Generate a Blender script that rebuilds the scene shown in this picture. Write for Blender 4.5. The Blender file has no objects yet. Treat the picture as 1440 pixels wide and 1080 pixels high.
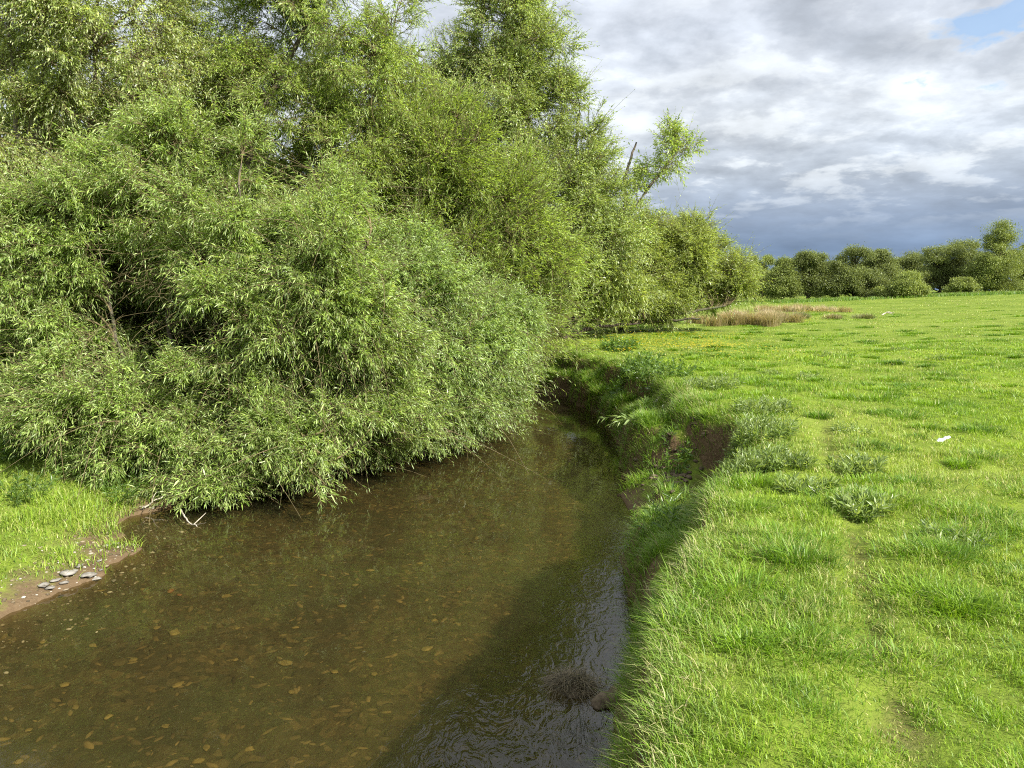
import bpy, math
import numpy as np
from mathutils import Vector

rng = np.random.default_rng(7)
sc = bpy.context.scene
COL = sc.collection
PI = math.pi

# ------------------------------------------------------------------ camera
FPX = 1067.0
CAMZ = 1.6
PITCH = math.atan((540 - 408) / FPX)
cam_d = bpy.data.cameras.new('camera')
cam_d.sensor_width = 36.0
cam_d.lens = 36.0 * FPX / 1440.0
cam_d.clip_start = 0.05
cam_d.clip_end = 6000
cam = bpy.data.objects.new('camera', cam_d)
cam.location = (0, 0, CAMZ)
cam.rotation_euler = (PI / 2 - PITCH, 0, 0)
COL.objects.link(cam)
sc.camera = cam
CP, SP = math.cos(PITCH), math.sin(PITCH)


def ray(px, py):
    a, b = (px - 720) / FPX, -(py - 540) / FPX
    return np.array([a, CP + b * SP, -SP + b * CP])


def at(px, py, Y):
    """the point at world depth Y that the photograph shows at pixel px, py"""
    r = ray(px, py)
    return np.array([0, 0, CAMZ]) + r * (Y / r[1])


def on(px, py, z):
    """the point of the level z that the photograph shows at pixel px, py"""
    r = ray(px, py)
    return np.array([0, 0, CAMZ]) + r * ((z - CAMZ) / r[2])


# ------------------------------------------------------------------ noise
_T = rng.random((256, 256))


def vn(x, y, s=0):
    x = np.asarray(x, float) + 17.3 * s + 1000
    y = np.asarray(y, float) + 9.1 * s + 1000
    xi, yi = np.floor(x).astype(int), np.floor(y).astype(int)
    fx, fy = x - xi, y - yi
    fx, fy = fx * fx * (3 - 2 * fx), fy * fy * (3 - 2 * fy)
    a = _T[xi & 255, yi & 255]; b = _T[(xi + 1) & 255, yi & 255]
    c = _T[xi & 255, (yi + 1) & 255]; d = _T[(xi + 1) & 255, (yi + 1) & 255]
    return (a * (1 - fx) + b * fx) * (1 - fy) + (c * (1 - fx) + d * fx) * fy


def fbm(x, y, s=0, o=4):
    t, a, n = 0, 1.0, 0
    for i in range(o):
        t = t + a * vn(x * 2 ** i, y * 2 ** i, s + i * 3)
        n += a
        a *= .5
    return t / n


def sstep(a, b, x):
    t = np.clip((x - a) / (b - a), 0, 1)
    return t * t * (3 - 2 * t)


def norm(v):
    return v / (np.linalg.norm(v, axis=-1, keepdims=True) + 1e-9)


# ------------------------------------------------------------------ mesh building
class MB:
    def __init__(s):
        s.v, s.f, s.n, s.a = [], [], 0, []

    def add(s, v, faces, attr=None):
        v = np.asarray(v, np.float32).reshape(-1, 3)
        s.v.append(v)
        for f in faces:
            s.f.append(np.asarray(f, np.int32) + s.n)
        s.n += len(v)
        s.a.append(np.zeros((len(v), 4), np.float32) if attr is None else np.asarray(attr, np.float32).reshape(-1, 4))

    def build(s, name, mat, parent=None, smooth=False, loc=(0, 0, 0), attr=False):
        me = bpy.data.meshes.new(name)
        v = np.concatenate(s.v) - np.asarray(loc, np.float32)
        me.vertices.add(len(v))
        me.vertices.foreach_set('co', v.ravel())
        loops = np.concatenate([f.ravel() for f in s.f])
        tot = np.concatenate([np.full(len(f), f.shape[1], np.int32) for f in s.f])
        start = np.concatenate([[0], np.cumsum(tot)[:-1]]).astype(np.int32)
        me.loops.add(len(loops))
        me.loops.foreach_set('vertex_index', loops)
        me.polygons.add(len(tot))
        me.polygons.foreach_set('loop_start', start)
        me.polygons.foreach_set('loop_total', tot)
        if smooth:
            me.polygons.foreach_set('use_smooth', np.ones(len(tot), bool))
        if attr:
            at_ = me.attributes.new('blade', 'FLOAT_COLOR', 'POINT')
            at_.data.foreach_set('color', np.concatenate(s.a).ravel())
        me.update()
        me.validate()
        me.materials.append(mat)
        o = bpy.data.objects.new(name, me)
        COL.objects.link(o)
        if parent is not None:
            o.parent = parent
        else:
            o.location = loc
        return o


def tag(o, label, cat, group=None, kind=None):
    if label: o['label'] = label
    if cat: o['category'] = cat
    if group: o['group'] = group
    if kind: o['kind'] = kind
    return o


def empty(name, loc, label, cat, group=None):
    o = bpy.data.objects.new(name, None)
    o.location = [float(c) for c in loc]
    o.empty_display_size = .2
    COL.objects.link(o)
    return tag(o, label, cat, group)


def tubes(mb, pts, rad, sides=5):
    """pts (N,K,3), rad (N,K)"""
    N, K, _ = pts.shape
    if N == 0: return
    tan = np.gradient(pts, axis=1)
    tan = norm(tan)
    ref = np.tile(np.array([.31, .22, .92]), (N, K, 1))
    bad = np.abs((tan * ref).sum(-1, keepdims=True)) > .93
    ref = np.where(bad, np.array([.9, -.3, .1]), ref)
    u = norm(np.cross(tan, ref)); w = np.cross(tan, u)
    an = np.arange(sides) * 2 * PI / sides
    ring = u[:, :, None, :] * np.cos(an)[None, None, :, None] + w[:, :, None, :] * np.sin(an)[None, None, :, None]
    v = pts[:, :, None, :] + ring * rad[:, :, None, None]
    idx = np.arange(N * K * sides).reshape(N, K, sides)
    a = idx[:, :-1, :]; b = idx[:, 1:, :]
    q = np.stack([a, np.roll(a, -1, 2), np.roll(b, -1, 2), b], -1).reshape(-1, 4)
    mb.add(v, [q])


def spline(cp, K=16):
    """smooth polyline through control points"""
    cp = np.asarray(cp, float)
    n = len(cp)
    t = np.linspace(0, n - 1, K)
    i = np.clip(t.astype(int), 0, n - 2)
    f = (t - i)[:, None]
    p0 = cp[np.clip(i - 1, 0, n - 1)]; p1 = cp[i]; p2 = cp[i + 1]; p3 = cp[np.clip(i + 2, 0, n - 1)]
    return .5 * ((2 * p1) + (p2 - p0) * f + (2 * p0 - 5 * p1 + 4 * p2 - p3) * f ** 2 + (3 * p1 - p0 - 3 * p2 + p3) * f ** 3)


def leaves_on(mb, o, d, L, droop, m, ll, lw, ang=.75, leafdroop=.35, t0=.12, rj=1.0, wide=.42):
    """N shoots from o along d, length L, m leaves each"""
    N = len(o)
    if N == 0: return
    t = np.linspace(t0, 1, m)[None, :, None] + rng.uniform(-.03, .03, (N, m, 1))
    L_ = L[:, None, None]
    g = np.array([0, 0, -1.0])
    pos = o[:, None, :] + d[:, None, :] * L_ * t + g * droop[:, None, None] * L_ * t ** 2
    tan = norm(d[:, None, :] + 2 * g * droop[:, None, None] * t)
    ref = norm(rng.normal(size=(N, 1, 3)))
    u = norm(np.cross(tan, ref + 0 * tan)); w = np.cross(tan, u)
    az = (np.arange(m) * 2.4)[None, :] + rng.uniform(0, 6.28, (N, 1)) + rng.uniform(-.5, .5, (N, m)) * rj
    side = u * np.cos(az)[..., None] + w * np.sin(az)[..., None]
    a = (ang * rng.uniform(.6, 1.3, (N, m)) * (1.15 - .6 * np.linspace(0, 1, m))[None, :])[..., None]
    ld = norm(tan * np.cos(a) + side * np.sin(a) + g * leafdroop * rng.uniform(.2, 1.4, (N, m, 1)))
    sv = norm(np.cross(ld, norm(rng.normal(size=(N, m, 3)) * .8 + np.array([0, 0, 1.0]))))
    nr = np.cross(sv, ld)
    sz = (rng.uniform(.65, 1.15, (N, m)) * rng.uniform(.62, 1.3, (N, 1)) * (1.05 - .35 * np.abs(np.linspace(-.6, 1, m)))[None, :])[..., None]
    l = ll * sz; h = lw * sz * .5
    b = pos
    tip = pos + ld * l + g * l * .12
    mid = pos + ld * l * wide
    fold = nr * h * rng.uniform(.1, .9, (N, m, 1))
    A = mid + sv * h + fold; B = mid - sv * h + fold
    v = np.stack([b, A, tip, B], 2).reshape(-1, 3)
    i = np.arange(N * m)[:, None] * 4
    f = np.concatenate([i + np.array([0, 1, 2]), i + np.array([0, 2, 3])])
    mb.add(v, [f])


def in_ball(n, lo=0.0):
    v = norm(rng.normal(size=(n, 3)))
    return v * (rng.uniform(lo ** 3, 1, (n, 1)) ** (1 / 3))


# ------------------------------------------------------------------ materials
def new_mat(name):
    m = bpy.data.materials.new(name)
    m.use_nodes = True
    nt = m.node_tree
    nt.nodes.clear()
    out = nt.nodes.new('ShaderNodeOutputMaterial')
    return m, nt, out


def N(nt, t, **kw):
    n = nt.nodes.new(t)
    for k, v in kw.items():
        if k.startswith('i_'):
            key = k[2:].replace('_', ' ')
            n.inputs[key].default_value = v
        else:
            setattr(n, k, v)
    return n


def ramp(nt, fac, stops, interp='LINEAR'):
    r = nt.nodes.new('ShaderNodeValToRGB')
    r.color_ramp.interpolation = interp
    e = r.color_ramp.elements
    while len(e) < len(stops): e.new(.5)
    for el, (p, c) in zip(e, stops):
        el.position = p
        el.color = (c, c, c, 1) if np.isscalar(c) else (*c, 1)
    nt.links.new(fac, r.inputs[0])
    return r.outputs[0]


def mixc(nt, fac, a, b, typ='MIX'):
    m = nt.nodes.new('ShaderNodeMix')
    m.data_type = 'RGBA'
    m.blend_type = typ
    for s, v in ((0, fac), (6, a), (7, b)):
        if hasattr(v, 'links'):
            nt.links.new(v, m.inputs[s])
        elif s == 0:
            m.inputs[0].default_value = v
        else:
            m.inputs[s].default_value = (*v, 1)
    return m.outputs[2]


def math_(nt, op, a, b=None, c=None, clamp=False):
    m = nt.nodes.new('ShaderNodeMath')
    m.operation = op
    m.use_clamp = clamp
    for i, v in enumerate((a, b, c)):
        if v is None: continue
        if hasattr(v, 'links'):
            nt.links.new(v, m.inputs[i])
        else:
            m.inputs[i].default_value = v
    return m.outputs[0]


def noise_(nt, vec, scale, detail=4, rough=.55, dist=0.0):
    n = N(nt, 'ShaderNodeTexNoise', i_Scale=scale, i_Detail=detail, i_Roughness=rough, i_Distortion=dist)
    if vec is not None: nt.links.new(vec, n.inputs['Vector'])
    return n.outputs['Fac']


def pos_(nt):
    return N(nt, 'ShaderNodeNewGeometry').outputs['Position']


def leaf_mat(name, cols, back, trans=.46, rough=.36, spec=.6, nscale=.9, var=.22):
    m, nt, out = new_mat(name)
    g = N(nt, 'ShaderNodeNewGeometry')
    c = ramp(nt, g.outputs['Random Per Island'], [(i / (len(cols) - 1), k) for i, k in enumerate(cols)])
    nz = noise_(nt, g.outputs['Position'], nscale, 2)
    nz2 = noise_(nt, g.outputs['Position'], nscale * 5, 2)
    nf = ramp(nt, math_(nt, 'MULTIPLY_ADD', nz2, .5, math_(nt, 'MULTIPLY', nz, .5)), [(.36, 1 - var), (.64, 1 + var)])
    c = mixc(nt, 1.0, c, nf, 'MULTIPLY')
    cb = mixc(nt, g.outputs['Backfacing'], c, mixc(nt, .5, c, back))
    p = N(nt, 'ShaderNodeBsdfPrincipled', i_Roughness=rough)
    p.inputs['Specular IOR Level'].default_value = spec
    nt.links.new(cb, p.inputs['Base Color'])
    t = N(nt, 'ShaderNodeBsdfTranslucent')
    nt.links.new(mixc(nt, 1.0, c, (1.25, 1.2, .55), 'MULTIPLY'), t.inputs['Color'])
    mx = N(nt, 'ShaderNodeMixShader', i_Fac=trans)
    nt.links.new(p.outputs[0], mx.inputs[1]); nt.links.new(t.outputs[0], mx.inputs[2])
    nt.links.new(mx.outputs[0], out.inputs[0])
    return m


def bark_mat(name, c1, c2, scale=14, c3=None):
    m, nt, out = new_mat(name)
    ps = pos_(nt)
    mp = N(nt, 'ShaderNodeMapping'); mp.inputs['Scale'].default_value = (1, 1, .25)
    nt.links.new(ps, mp.inputs[0])
    n = noise_(nt, mp.outputs[0], scale, 5, .65)
    c = ramp(nt, n, [(.3, c1), (.68, c2)])
    if c3:
        c = mixc(nt, ramp(nt, noise_(nt, ps, 1.7, 3), [(.5, 0.0), (.62, .8)]), c, c3)
    p = N(nt, 'ShaderNodeBsdfPrincipled', i_Roughness=.9)
    p.inputs['Specular IOR Level'].default_value = .15
    nt.links.new(c, p.inputs['Base Color'])
    b = N(nt, 'ShaderNodeBump', i_Strength=.6, i_Distance=.02)
    nt.links.new(n, b.inputs['Height']); nt.links.new(b.outputs[0], p.inputs['Normal'])
    nt.links.new(p.outputs[0], out.inputs[0])
    return m


def grass_mat(name, greens, dry, trans=.38, tip=(.26, .30, .06)):
    """blade attribute: r = how dry, g = position along the blade, b = hue"""
    m, nt, out = new_mat(name)
    at_ = N(nt, 'ShaderNodeAttribute', attribute_name='blade')
    sp = N(nt, 'ShaderNodeSeparateColor')
    nt.links.new(at_.outputs['Color'], sp.inputs[0])
    c = ramp(nt, sp.outputs[2], [(i / (len(greens) - 1), k) for i, k in enumerate(greens)])
    c = mixc(nt, math_(nt, 'MULTIPLY', math_(nt, 'POWER', sp.outputs[1], 3.0), .30), c, tip)
    c = mixc(nt, sp.outputs[0], c, dry)
    p = N(nt, 'ShaderNodeBsdfPrincipled', i_Roughness=.45)
    p.inputs['Specular IOR Level'].default_value = .35
    nt.links.new(c, p.inputs['Base Color'])
    t = N(nt, 'ShaderNodeBsdfTranslucent')
    nt.links.new(mixc(nt, 1.0, c, (1.15, 1.15, .7), 'MULTIPLY'), t.inputs['Color'])
    mx = N(nt, 'ShaderNodeMixShader', i_Fac=trans)
    nt.links.new(p.outputs[0], mx.inputs[1]); nt.links.new(t.outputs[0], mx.inputs[2])
    nt.links.new(mx.outputs[0], out.inputs[0])
    return m


def plain_mat(name, c1, c2, scale=8, rough=.85, bump=.3, spec=.2, dist=.01):
    m, nt, out = new_mat(name)
    n = noise_(nt, pos_(nt), scale, 5, .6)
    p = N(nt, 'ShaderNodeBsdfPrincipled', i_Roughness=rough)
    p.inputs['Specular IOR Level'].default_value = spec
    nt.links.new(ramp(nt, n, [(.3, c1), (.7, c2)]), p.inputs['Base Color'])
    b = N(nt, 'ShaderNodeBump', i_Strength=bump, i_Distance=dist)
    nt.links.new(n, b.inputs['Height']); nt.links.new(b.outputs[0], p.inputs['Normal'])
    nt.links.new(p.outputs[0], out.inputs[0])
    return m


M = {}
M['osier'] = leaf_mat('osier_leaves', [(0.155, 0.246, 0.045), (0.249, 0.371, 0.074), (0.344, 0.480, 0.108), (0.498, 0.604, 0.206)], (0.522, 0.604, 0.325))
M['osier_b'] = leaf_mat('overhang_leaves', [(0.155, 0.246, 0.057), (0.249, 0.371, 0.092), (0.337, 0.474, 0.135), (0.474, 0.604, 0.227)], (0.522, 0.604, 0.358))
M['feather'] = leaf_mat('feathery_willow_leaves', [(0.201, 0.299, 0.051), (0.284, 0.403, 0.074), (0.368, 0.500, 0.098), (0.450, 0.584, 0.129)], (0.427, 0.545, 0.216))
M['willow'] = leaf_mat('tall_willow_leaves', [(0.178, 0.274, 0.045), (0.273, 0.397, 0.070), (0.379, 0.514, 0.103), (0.510, 0.604, 0.173)], (0.522, 0.604, 0.304))
M['silver'] = leaf_mat('pale_poplar_leaves', [(0.190, 0.260, 0.063), (0.296, 0.389, 0.098), (0.427, 0.533, 0.157), (0.570, 0.604, 0.304)], (0.570, 0.604, 0.454))
M['poplar'] = leaf_mat('poplar_leaves', [(.20, .29, .07), (.29, .395, .10), (.39, .50, .145), (.51, .60, .25)], (.48, .57, .34))
M['round'] = leaf_mat('round_willow_leaves', [(.20, .27, .065), (.285, .365, .092), (.37, .455, .122), (.45, .53, .165)], (.45, .52, .26))
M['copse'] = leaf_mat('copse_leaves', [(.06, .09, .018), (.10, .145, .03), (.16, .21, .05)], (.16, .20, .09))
M['far'] = leaf_mat('far_leaves', [(.12, .155, .052), (.18, .22, .072), (.25, .295, .10)], (.22, .26, .11), trans=.35, nscale=.35, var=.3, spec=.2)
M['far_b'] = leaf_mat('far_light_leaves', [(.16, .21, .06), (.23, .285, .08), (.31, .36, .11)], (.25, .30, .12), trans=.35, nscale=.35, var=.3, spec=.2)
M['thistle'] = leaf_mat('thistle_leaves', [(.14, .22, .05), (.21, .30, .08), (.32, .40, .15)], (.32, .39, .2), spec=.5)
M['nettle'] = leaf_mat('nettle_leaves', [(.07, .14, .022), (.11, .20, .03), (.16, .26, .045)], (.18, .24, .09))
M['bark'] = bark_mat('grey_bark', (.05, .04, .03), (.16, .135, .10), 16, (.10, .11, .06))
M['pale_bark'] = bark_mat('pale_bark', (.10, .085, .06), (.26, .23, .18), 18, (.13, .135, .07))
M['twig'] = bark_mat('twig_bark', (.085, .068, .035), (.19, .155, .08), 9)
M['dead'] = bark_mat('dead_wood', (.30, .26, .20), (.55, .50, .42), 12)
M['darkwood'] = bark_mat('dark_wet_wood', (.02, .016, .012), (.07, .055, .04), 14)
M['grass'] = grass_mat('meadow_grass', [(.062, .16, .010), (.14, .28, .012), (.225, .37, .016), (.33, .46, .03)], (.53, .48, .21))
M['bankgrass'] = grass_mat('bank_grass', [(.055, .14, .012), (.11, .23, .016), (.17, .31, .022), (.25, .37, .035)], (.48, .42, .22))
M['rush'] = grass_mat('rushes', [(.05, .09, .022), (.09, .135, .03), (.14, .18, .045)], (.55, .43, .26), tip=(.42, .33, .17))
M['straw'] = grass_mat('straw_debris', [(.05, .042, .022), (.09, .075, .04), (.16, .13, .075)], (.30, .24, .14), tip=(.2, .17, .1))
M['weed'] = grass_mat('dark_waterweed', [(.015, .02, .01), (.03, .035, .015), (.045, .05, .02)], (.1, .09, .05), trans=.1, tip=(.04, .04, .02))
M['butter'] = plain_mat('buttercup_petals', (.62, .50, .03), (.78, .64, .05), 30, .4, 0)
M['pale_stone'] = plain_mat('pale_stone', (.12, .11, .09), (.30, .28, .25), 14, .8, .5)
M['ochre_stone'] = plain_mat('ochre_stone', (.10, .075, .025), (.20, .145, .048), 22, .8, .5)
M['rust_stone'] = plain_mat('rusty_stone', (.12, .05, .022), (.20, .085, .035), 22, .8, .5)
M['gravel'] = leaf_mat('gravel', [(.07, .055, .035), (.13, .10, .06), (.22, .18, .12), (.42, .39, .34)], (.2, .17, .12), trans=0, rough=.85, spec=.2, nscale=2, var=.15)
M['bedgravel'] = leaf_mat('bed_gravel', [(.03, .024, .012), (.053, .041, .019), (.08, .06, .026), (.13, .095, .038)], (.04, .032, .015), trans=0, rough=.9, spec=.1, nscale=1.2, var=.35)
M['litter'] = plain_mat('white_litter', (.68, .70, .72), (.82, .84, .86), 6, .5, .2)
M['clod'] = plain_mat('earth_clod', (.05, .036, .022), (.16, .125, .08), 16, .95, .8)

# ground: soil, turf base, river bed in one sheet
gm, nt, out = new_mat('ground')
ps = pos_(nt)
sx = N(nt, 'ShaderNodeSeparateXYZ'); nt.links.new(ps, sx.inputs[0])
sn = N(nt, 'ShaderNodeSeparateXYZ'); nt.links.new(N(nt, 'ShaderNodeNewGeometry').outputs['Normal'], sn.inputs[0])
n1 = noise_(nt, ps, .35, 6, .6); n2 = noise_(nt, ps, 4.0, 6, .7); n3 = noise_(nt, ps, 28, 5, .7)
turf = ramp(nt, n2, [(.28, (.05, .075, .012)), (.5, (.105, .155, .016)), (.75, (.19, .25, .03))])
turf = mixc(nt, ramp(nt, n1, [(.42, 0.0), (.62, .5)]), turf, (.21, .26, .045))
soil = ramp(nt, n3, [(.25, (.045, .029, .014)), (.5, (.105, .072, .038)), (.75, (.21, .152, .09))])
soil = mixc(nt, ramp(nt, n2, [(.35, 0.0), (.65, .6)]), soil, (.10, .064, .032))
vor = N(nt, 'ShaderNodeTexVoronoi', i_Scale=16.0); nt.links.new(ps, vor.inputs['Vector'])
bedc = N(nt, 'ShaderNodeSeparateColor'); nt.links.new(vor.outputs['Color'], bedc.inputs[0])
bed = ramp(nt, bedc.outputs[0], [(.0, (.040, .031, .014)), (.5, (.062, .047, .021)), (.85, (.086, .063, .027)), (1, (.135, .096, .040))])
bed = mixc(nt, ramp(nt, n2, [(.3, 0.0), (.7, .75)]), bed, (.052, .043, .019))
bed = mixc(nt, ramp(nt, noise_(nt, ps, .9, 4), [(.45, 0.0), (.65, .7)]), bed, (.042, .041, .018))
worn = math_(nt, 'SUBTRACT', sx.outputs[0], math_(nt, 'MULTIPLY_ADD', sx.outputs[1], .365, .50))
worn = math_(nt, 'ADD', math_(nt, 'ABSOLUTE', worn), math_(nt, 'MULTIPLY_ADD', noise_(nt, ps, 2.5, 4), .45, -.22))
worn = math_(nt, 'MULTIPLY', ramp(nt, worn, [(.02, .55), (.11, 0.0)]), math_(nt, 'MULTIPLY', ramp(nt, math_(nt, 'MULTIPLY', sx.outputs[1], .1), [(.75, 1.0), (1.0, 0.0)]), ramp(nt, noise_(nt, ps, 1.1, 2), [(.42, .15), (.6, 1.0)])))
turf = mixc(nt, worn, turf, soil)
steep = ramp(nt, math_(nt, 'ADD', sn.outputs[2], math_(nt, 'MULTIPLY_ADD', n2, .3, -.15)), [(.62, 1.0), (.86, 0.0)])
c = mixc(nt, steep, turf, soil)
low = ramp(nt, math_(nt, 'MULTIPLY_ADD', n2, .22, math_(nt, 'MULTIPLY', sx.outputs[2], -1.0)), [(.0, 0.0), (1.0, 0.0)])
lowf = N(nt, 'ShaderNodeMapRange'); lowf.inputs[1].default_value = -.93; lowf.inputs[2].default_value = -1.04
nt.links.new(math_(nt, 'ADD', sx.outputs[2], math_(nt, 'MULTIPLY_ADD', n2, .24, -.12)), lowf.inputs[0])
c = mixc(nt, lowf.outputs[0], c, mixc(nt, .35, soil, (.16, .115, .07)))
bedf = N(nt, 'ShaderNodeMapRange'); bedf.inputs[1].default_value = -1.10; bedf.inputs[2].default_value = -1.22
nt.links.new(sx.outputs[2], bedf.inputs[0])
c = mixc(nt, bedf.outputs[0], c, bed)
p = N(nt, 'ShaderNodeBsdfPrincipled', i_Roughness=.95); p.inputs['Specular IOR Level'].default_value = .1
nt.links.new(c, p.inputs['Base Color'])
b = N(nt, 'ShaderNodeBump', i_Strength=.7, i_Distance=.03)
nt.links.new(math_(nt, 'ADD', n3, n2), b.inputs['Height']); nt.links.new(b.outputs[0], p.inputs['Normal'])
nt.links.new(p.outputs[0], out.inputs[0])
M['ground'] = gm

# water: clear, tea-tinted, with a rippled mirror surface
wm, nt, out = new_mat('water')
ps = pos_(nt)
sx = N(nt, 'ShaderNodeSeparateXYZ'); nt.links.new(ps, sx.inputs[0])
mp = N(nt, 'ShaderNodeMapping'); mp.inputs['Scale'].default_value = (1.0, .55, 1); mp.inputs['Rotation'].default_value = (0, 0, .35)
nt.links.new(ps, mp.inputs[0])
w1 = noise_(nt, mp.outputs[0], 2.2, 3, .5, .6)
w2 = noise_(nt, mp.outputs[0], 9.0, 3, .55, 1.2)
w3 = noise_(nt, mp.outputs[0], 26.0, 2, .5, .8)
# faster, rougher water along the outer bank close by
fast = N(nt, 'ShaderNodeMapRange'); fast.inputs[1].default_value = -1.6; fast.inputs[2].default_value = .9; fast.interpolation_type = 'SMOOTHSTEP'
nt.links.new(math_(nt, 'SUBTRACT', sx.outputs[0], math_(nt, 'MULTIPLY', math_(nt, 'SUBTRACT', sx.outputs[1], 4.5), .30)), fast.inputs[0])
near = N(nt, 'ShaderNodeMapRange'); near.inputs[1].default_value = 11.0; near.inputs[2].default_value = 5.0
nt.links.new(sx.outputs[1], near.inputs[0])
rip = math_(nt, 'MULTIPLY', math_(nt, 'MULTIPLY', fast.outputs[0], near.outputs[0]), ramp(nt, noise_(nt, ps, .9, 3), [(.35, .25), (.65, 1.0)]))
h = math_(nt, 'ADD', math_(nt, 'MULTIPLY', w1, .22), math_(nt, 'MULTIPLY', w2, math_(nt, 'MULTIPLY_ADD', rip, .75, .05)))
h = math_(nt, 'ADD', h, math_(nt, 'MULTIPLY', w3, math_(nt, 'MULTIPLY', rip, .13)))
b = N(nt, 'ShaderNodeBump', i_Strength=.35, i_Distance=.05)
nt.links.new(h, b.inputs['Height'])
fr = N(nt, 'ShaderNodeFresnel'); nt.links.new(b.outputs[0], fr.inputs['Normal'])
ior = N(nt, 'ShaderNodeMapRange'); ior.inputs[3].default_value = 1.45; ior.inputs[4].default_value = .69     # no bending below, so no inner mirror either
nt.links.new(N(nt, 'ShaderNodeNewGeometry').outputs['Backfacing'], ior.inputs[0]); nt.links.new(ior.outputs[0], fr.inputs['IOR'])
gl = N(nt, 'ShaderNodeBsdfGlossy', i_Roughness=.015); nt.links.new(b.outputs[0], gl.inputs['Normal'])
tr = N(nt, 'ShaderNodeBsdfTransparent'); tr.inputs[0].default_value = (.80, .75, .57, 1)
mk = N(nt, 'ShaderNodeBsdfDiffuse'); mk.inputs[0].default_value = (.036, .034, .016, 1)      # suspended silt
mm = N(nt, 'ShaderNodeMixShader', i_Fac=.20); nt.links.new(tr.outputs[0], mm.inputs[1]); nt.links.new(mk.outputs[0], mm.inputs[2])
mx = N(nt, 'ShaderNodeMixShader')
nt.links.new(fr.outputs[0], mx.inputs[0]); nt.links.new(mm.outputs[0], mx.inputs[1]); nt.links.new(gl.outputs[0], mx.inputs[2])
nt.links.new(mx.outputs[0], out.inputs[0])
M['water'] = wm

# ------------------------------------------------------------------ terrain
WZ = -1.1
lip = np.array([(-1.2, -4), (-.35, -.6), (.2, 1.6), (.46, 2.6), (.66, 3.4), (.94, 4.2), (1.22, 4.9), (1.55, 5.7), (1.8, 6.3), (2.2, 6.9), (2.5, 7.8), (2.75, 9.0),
                (2.78, 10.2), (2.62, 11.2), (2.75, 12.2), (2.7, 13.4), (2.5, 14.4), (2.7, 15.6), (2.6, 17.0), (2.35, 18.3), (1.9, 19.3), (1.55, 20.4), (.9, 21.2), (-.3, 21.7), (-3, 22.0), (-8, 22.6), (-22, 24)])
toe = np.array([(-1.5, -4), (-.6, -.6), (.02, 1.6), (.30, 2.8), (.52, 3.7), (.68, 4.6), (.88, 5.4), (1.02, 6.3), (1.15, 7.2), (1.35, 8.2), (1.5, 9.2), (1.62, 10.4),
                (1.8, 11.6), (1.86, 12.8), (1.9, 14), (1.95, 15.6), (1.9, 17.0), (1.6, 18.2), (1.25, 19.2), (.95, 19.8), (.3, 20.3), (-.7, 20.9), (-3, 21.3), (-8, 22.0), (-22, 23.4)])
shore = np.array([(-6.5, -4), (-5.6, 0), (-4.9, 3.5), (-4.5, 5.2), (-4.26, 6.0), (-4.02, 6.9), (-4.02, 7.6), (-4.2, 8.3), (-4.38, 8.9), (-4.1, 9.7), (-2.95, 11.1), (-1.75, 12.7), (-.85, 14.5),
                  (-.15, 16.0), (.1, 17.0), (-.2, 18.0), (-1.2, 18.7), (-4, 19.2), (-9, 19.8), (-22, 21)])


def pl_dist(pts, pl):
    d = np.full(len(pts), 1e9)
    for a, b in zip(pl[:-1], pl[1:]):
        ab = b - a
        t = np.clip(((pts - a) @ ab) / (ab @ ab), 0, 1)
        q = pts - a - t[:, None] * ab
        d = np.minimum(d, (q * q).sum(1))
    return np.sqrt(d)


def in_poly(pts, poly):
    x, y = pts[:, 0], pts[:, 1]
    c = np.zeros(len(pts), bool)
    n = len(poly)
    for i in range(n):
        (x0, y0), (x1, y1) = poly[i], poly[i - 1]
        if y0 == y1: continue
        cr = ((y0 > y) != (y1 > y)) & (x < (x1 - x0) * (y - y0) / (y1 - y0) + x0)
        c ^= cr
    return c


river_poly = np.concatenate([toe, shore[::-1]])
face_poly = np.concatenate([toe, lip[::-1]])


def field_z(x, y):
    z = 1.45 * sstep(6, 62, x) * sstep(12, 80, y)
    near = 1 - sstep(25, 90, y)
    z = z + near * (.16 * (fbm(x * .35, y * .35, 3, 3) - .5) + .11 * (fbm(x * 1.7, y * 1.7, 5, 3) - .5)) + .25 * (fbm(x * .06, y * .06, 9, 2) - .5) * sstep(12, 50, y)
    # narrow trodden track running away from the camera
    tx = .50 + .365 * y + .06 * np.sin(y * 1.3)
    z = z - .04 * np.exp(-((x - tx) / .13) ** 2) * sstep(11, 7.0, y)
    return z


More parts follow.
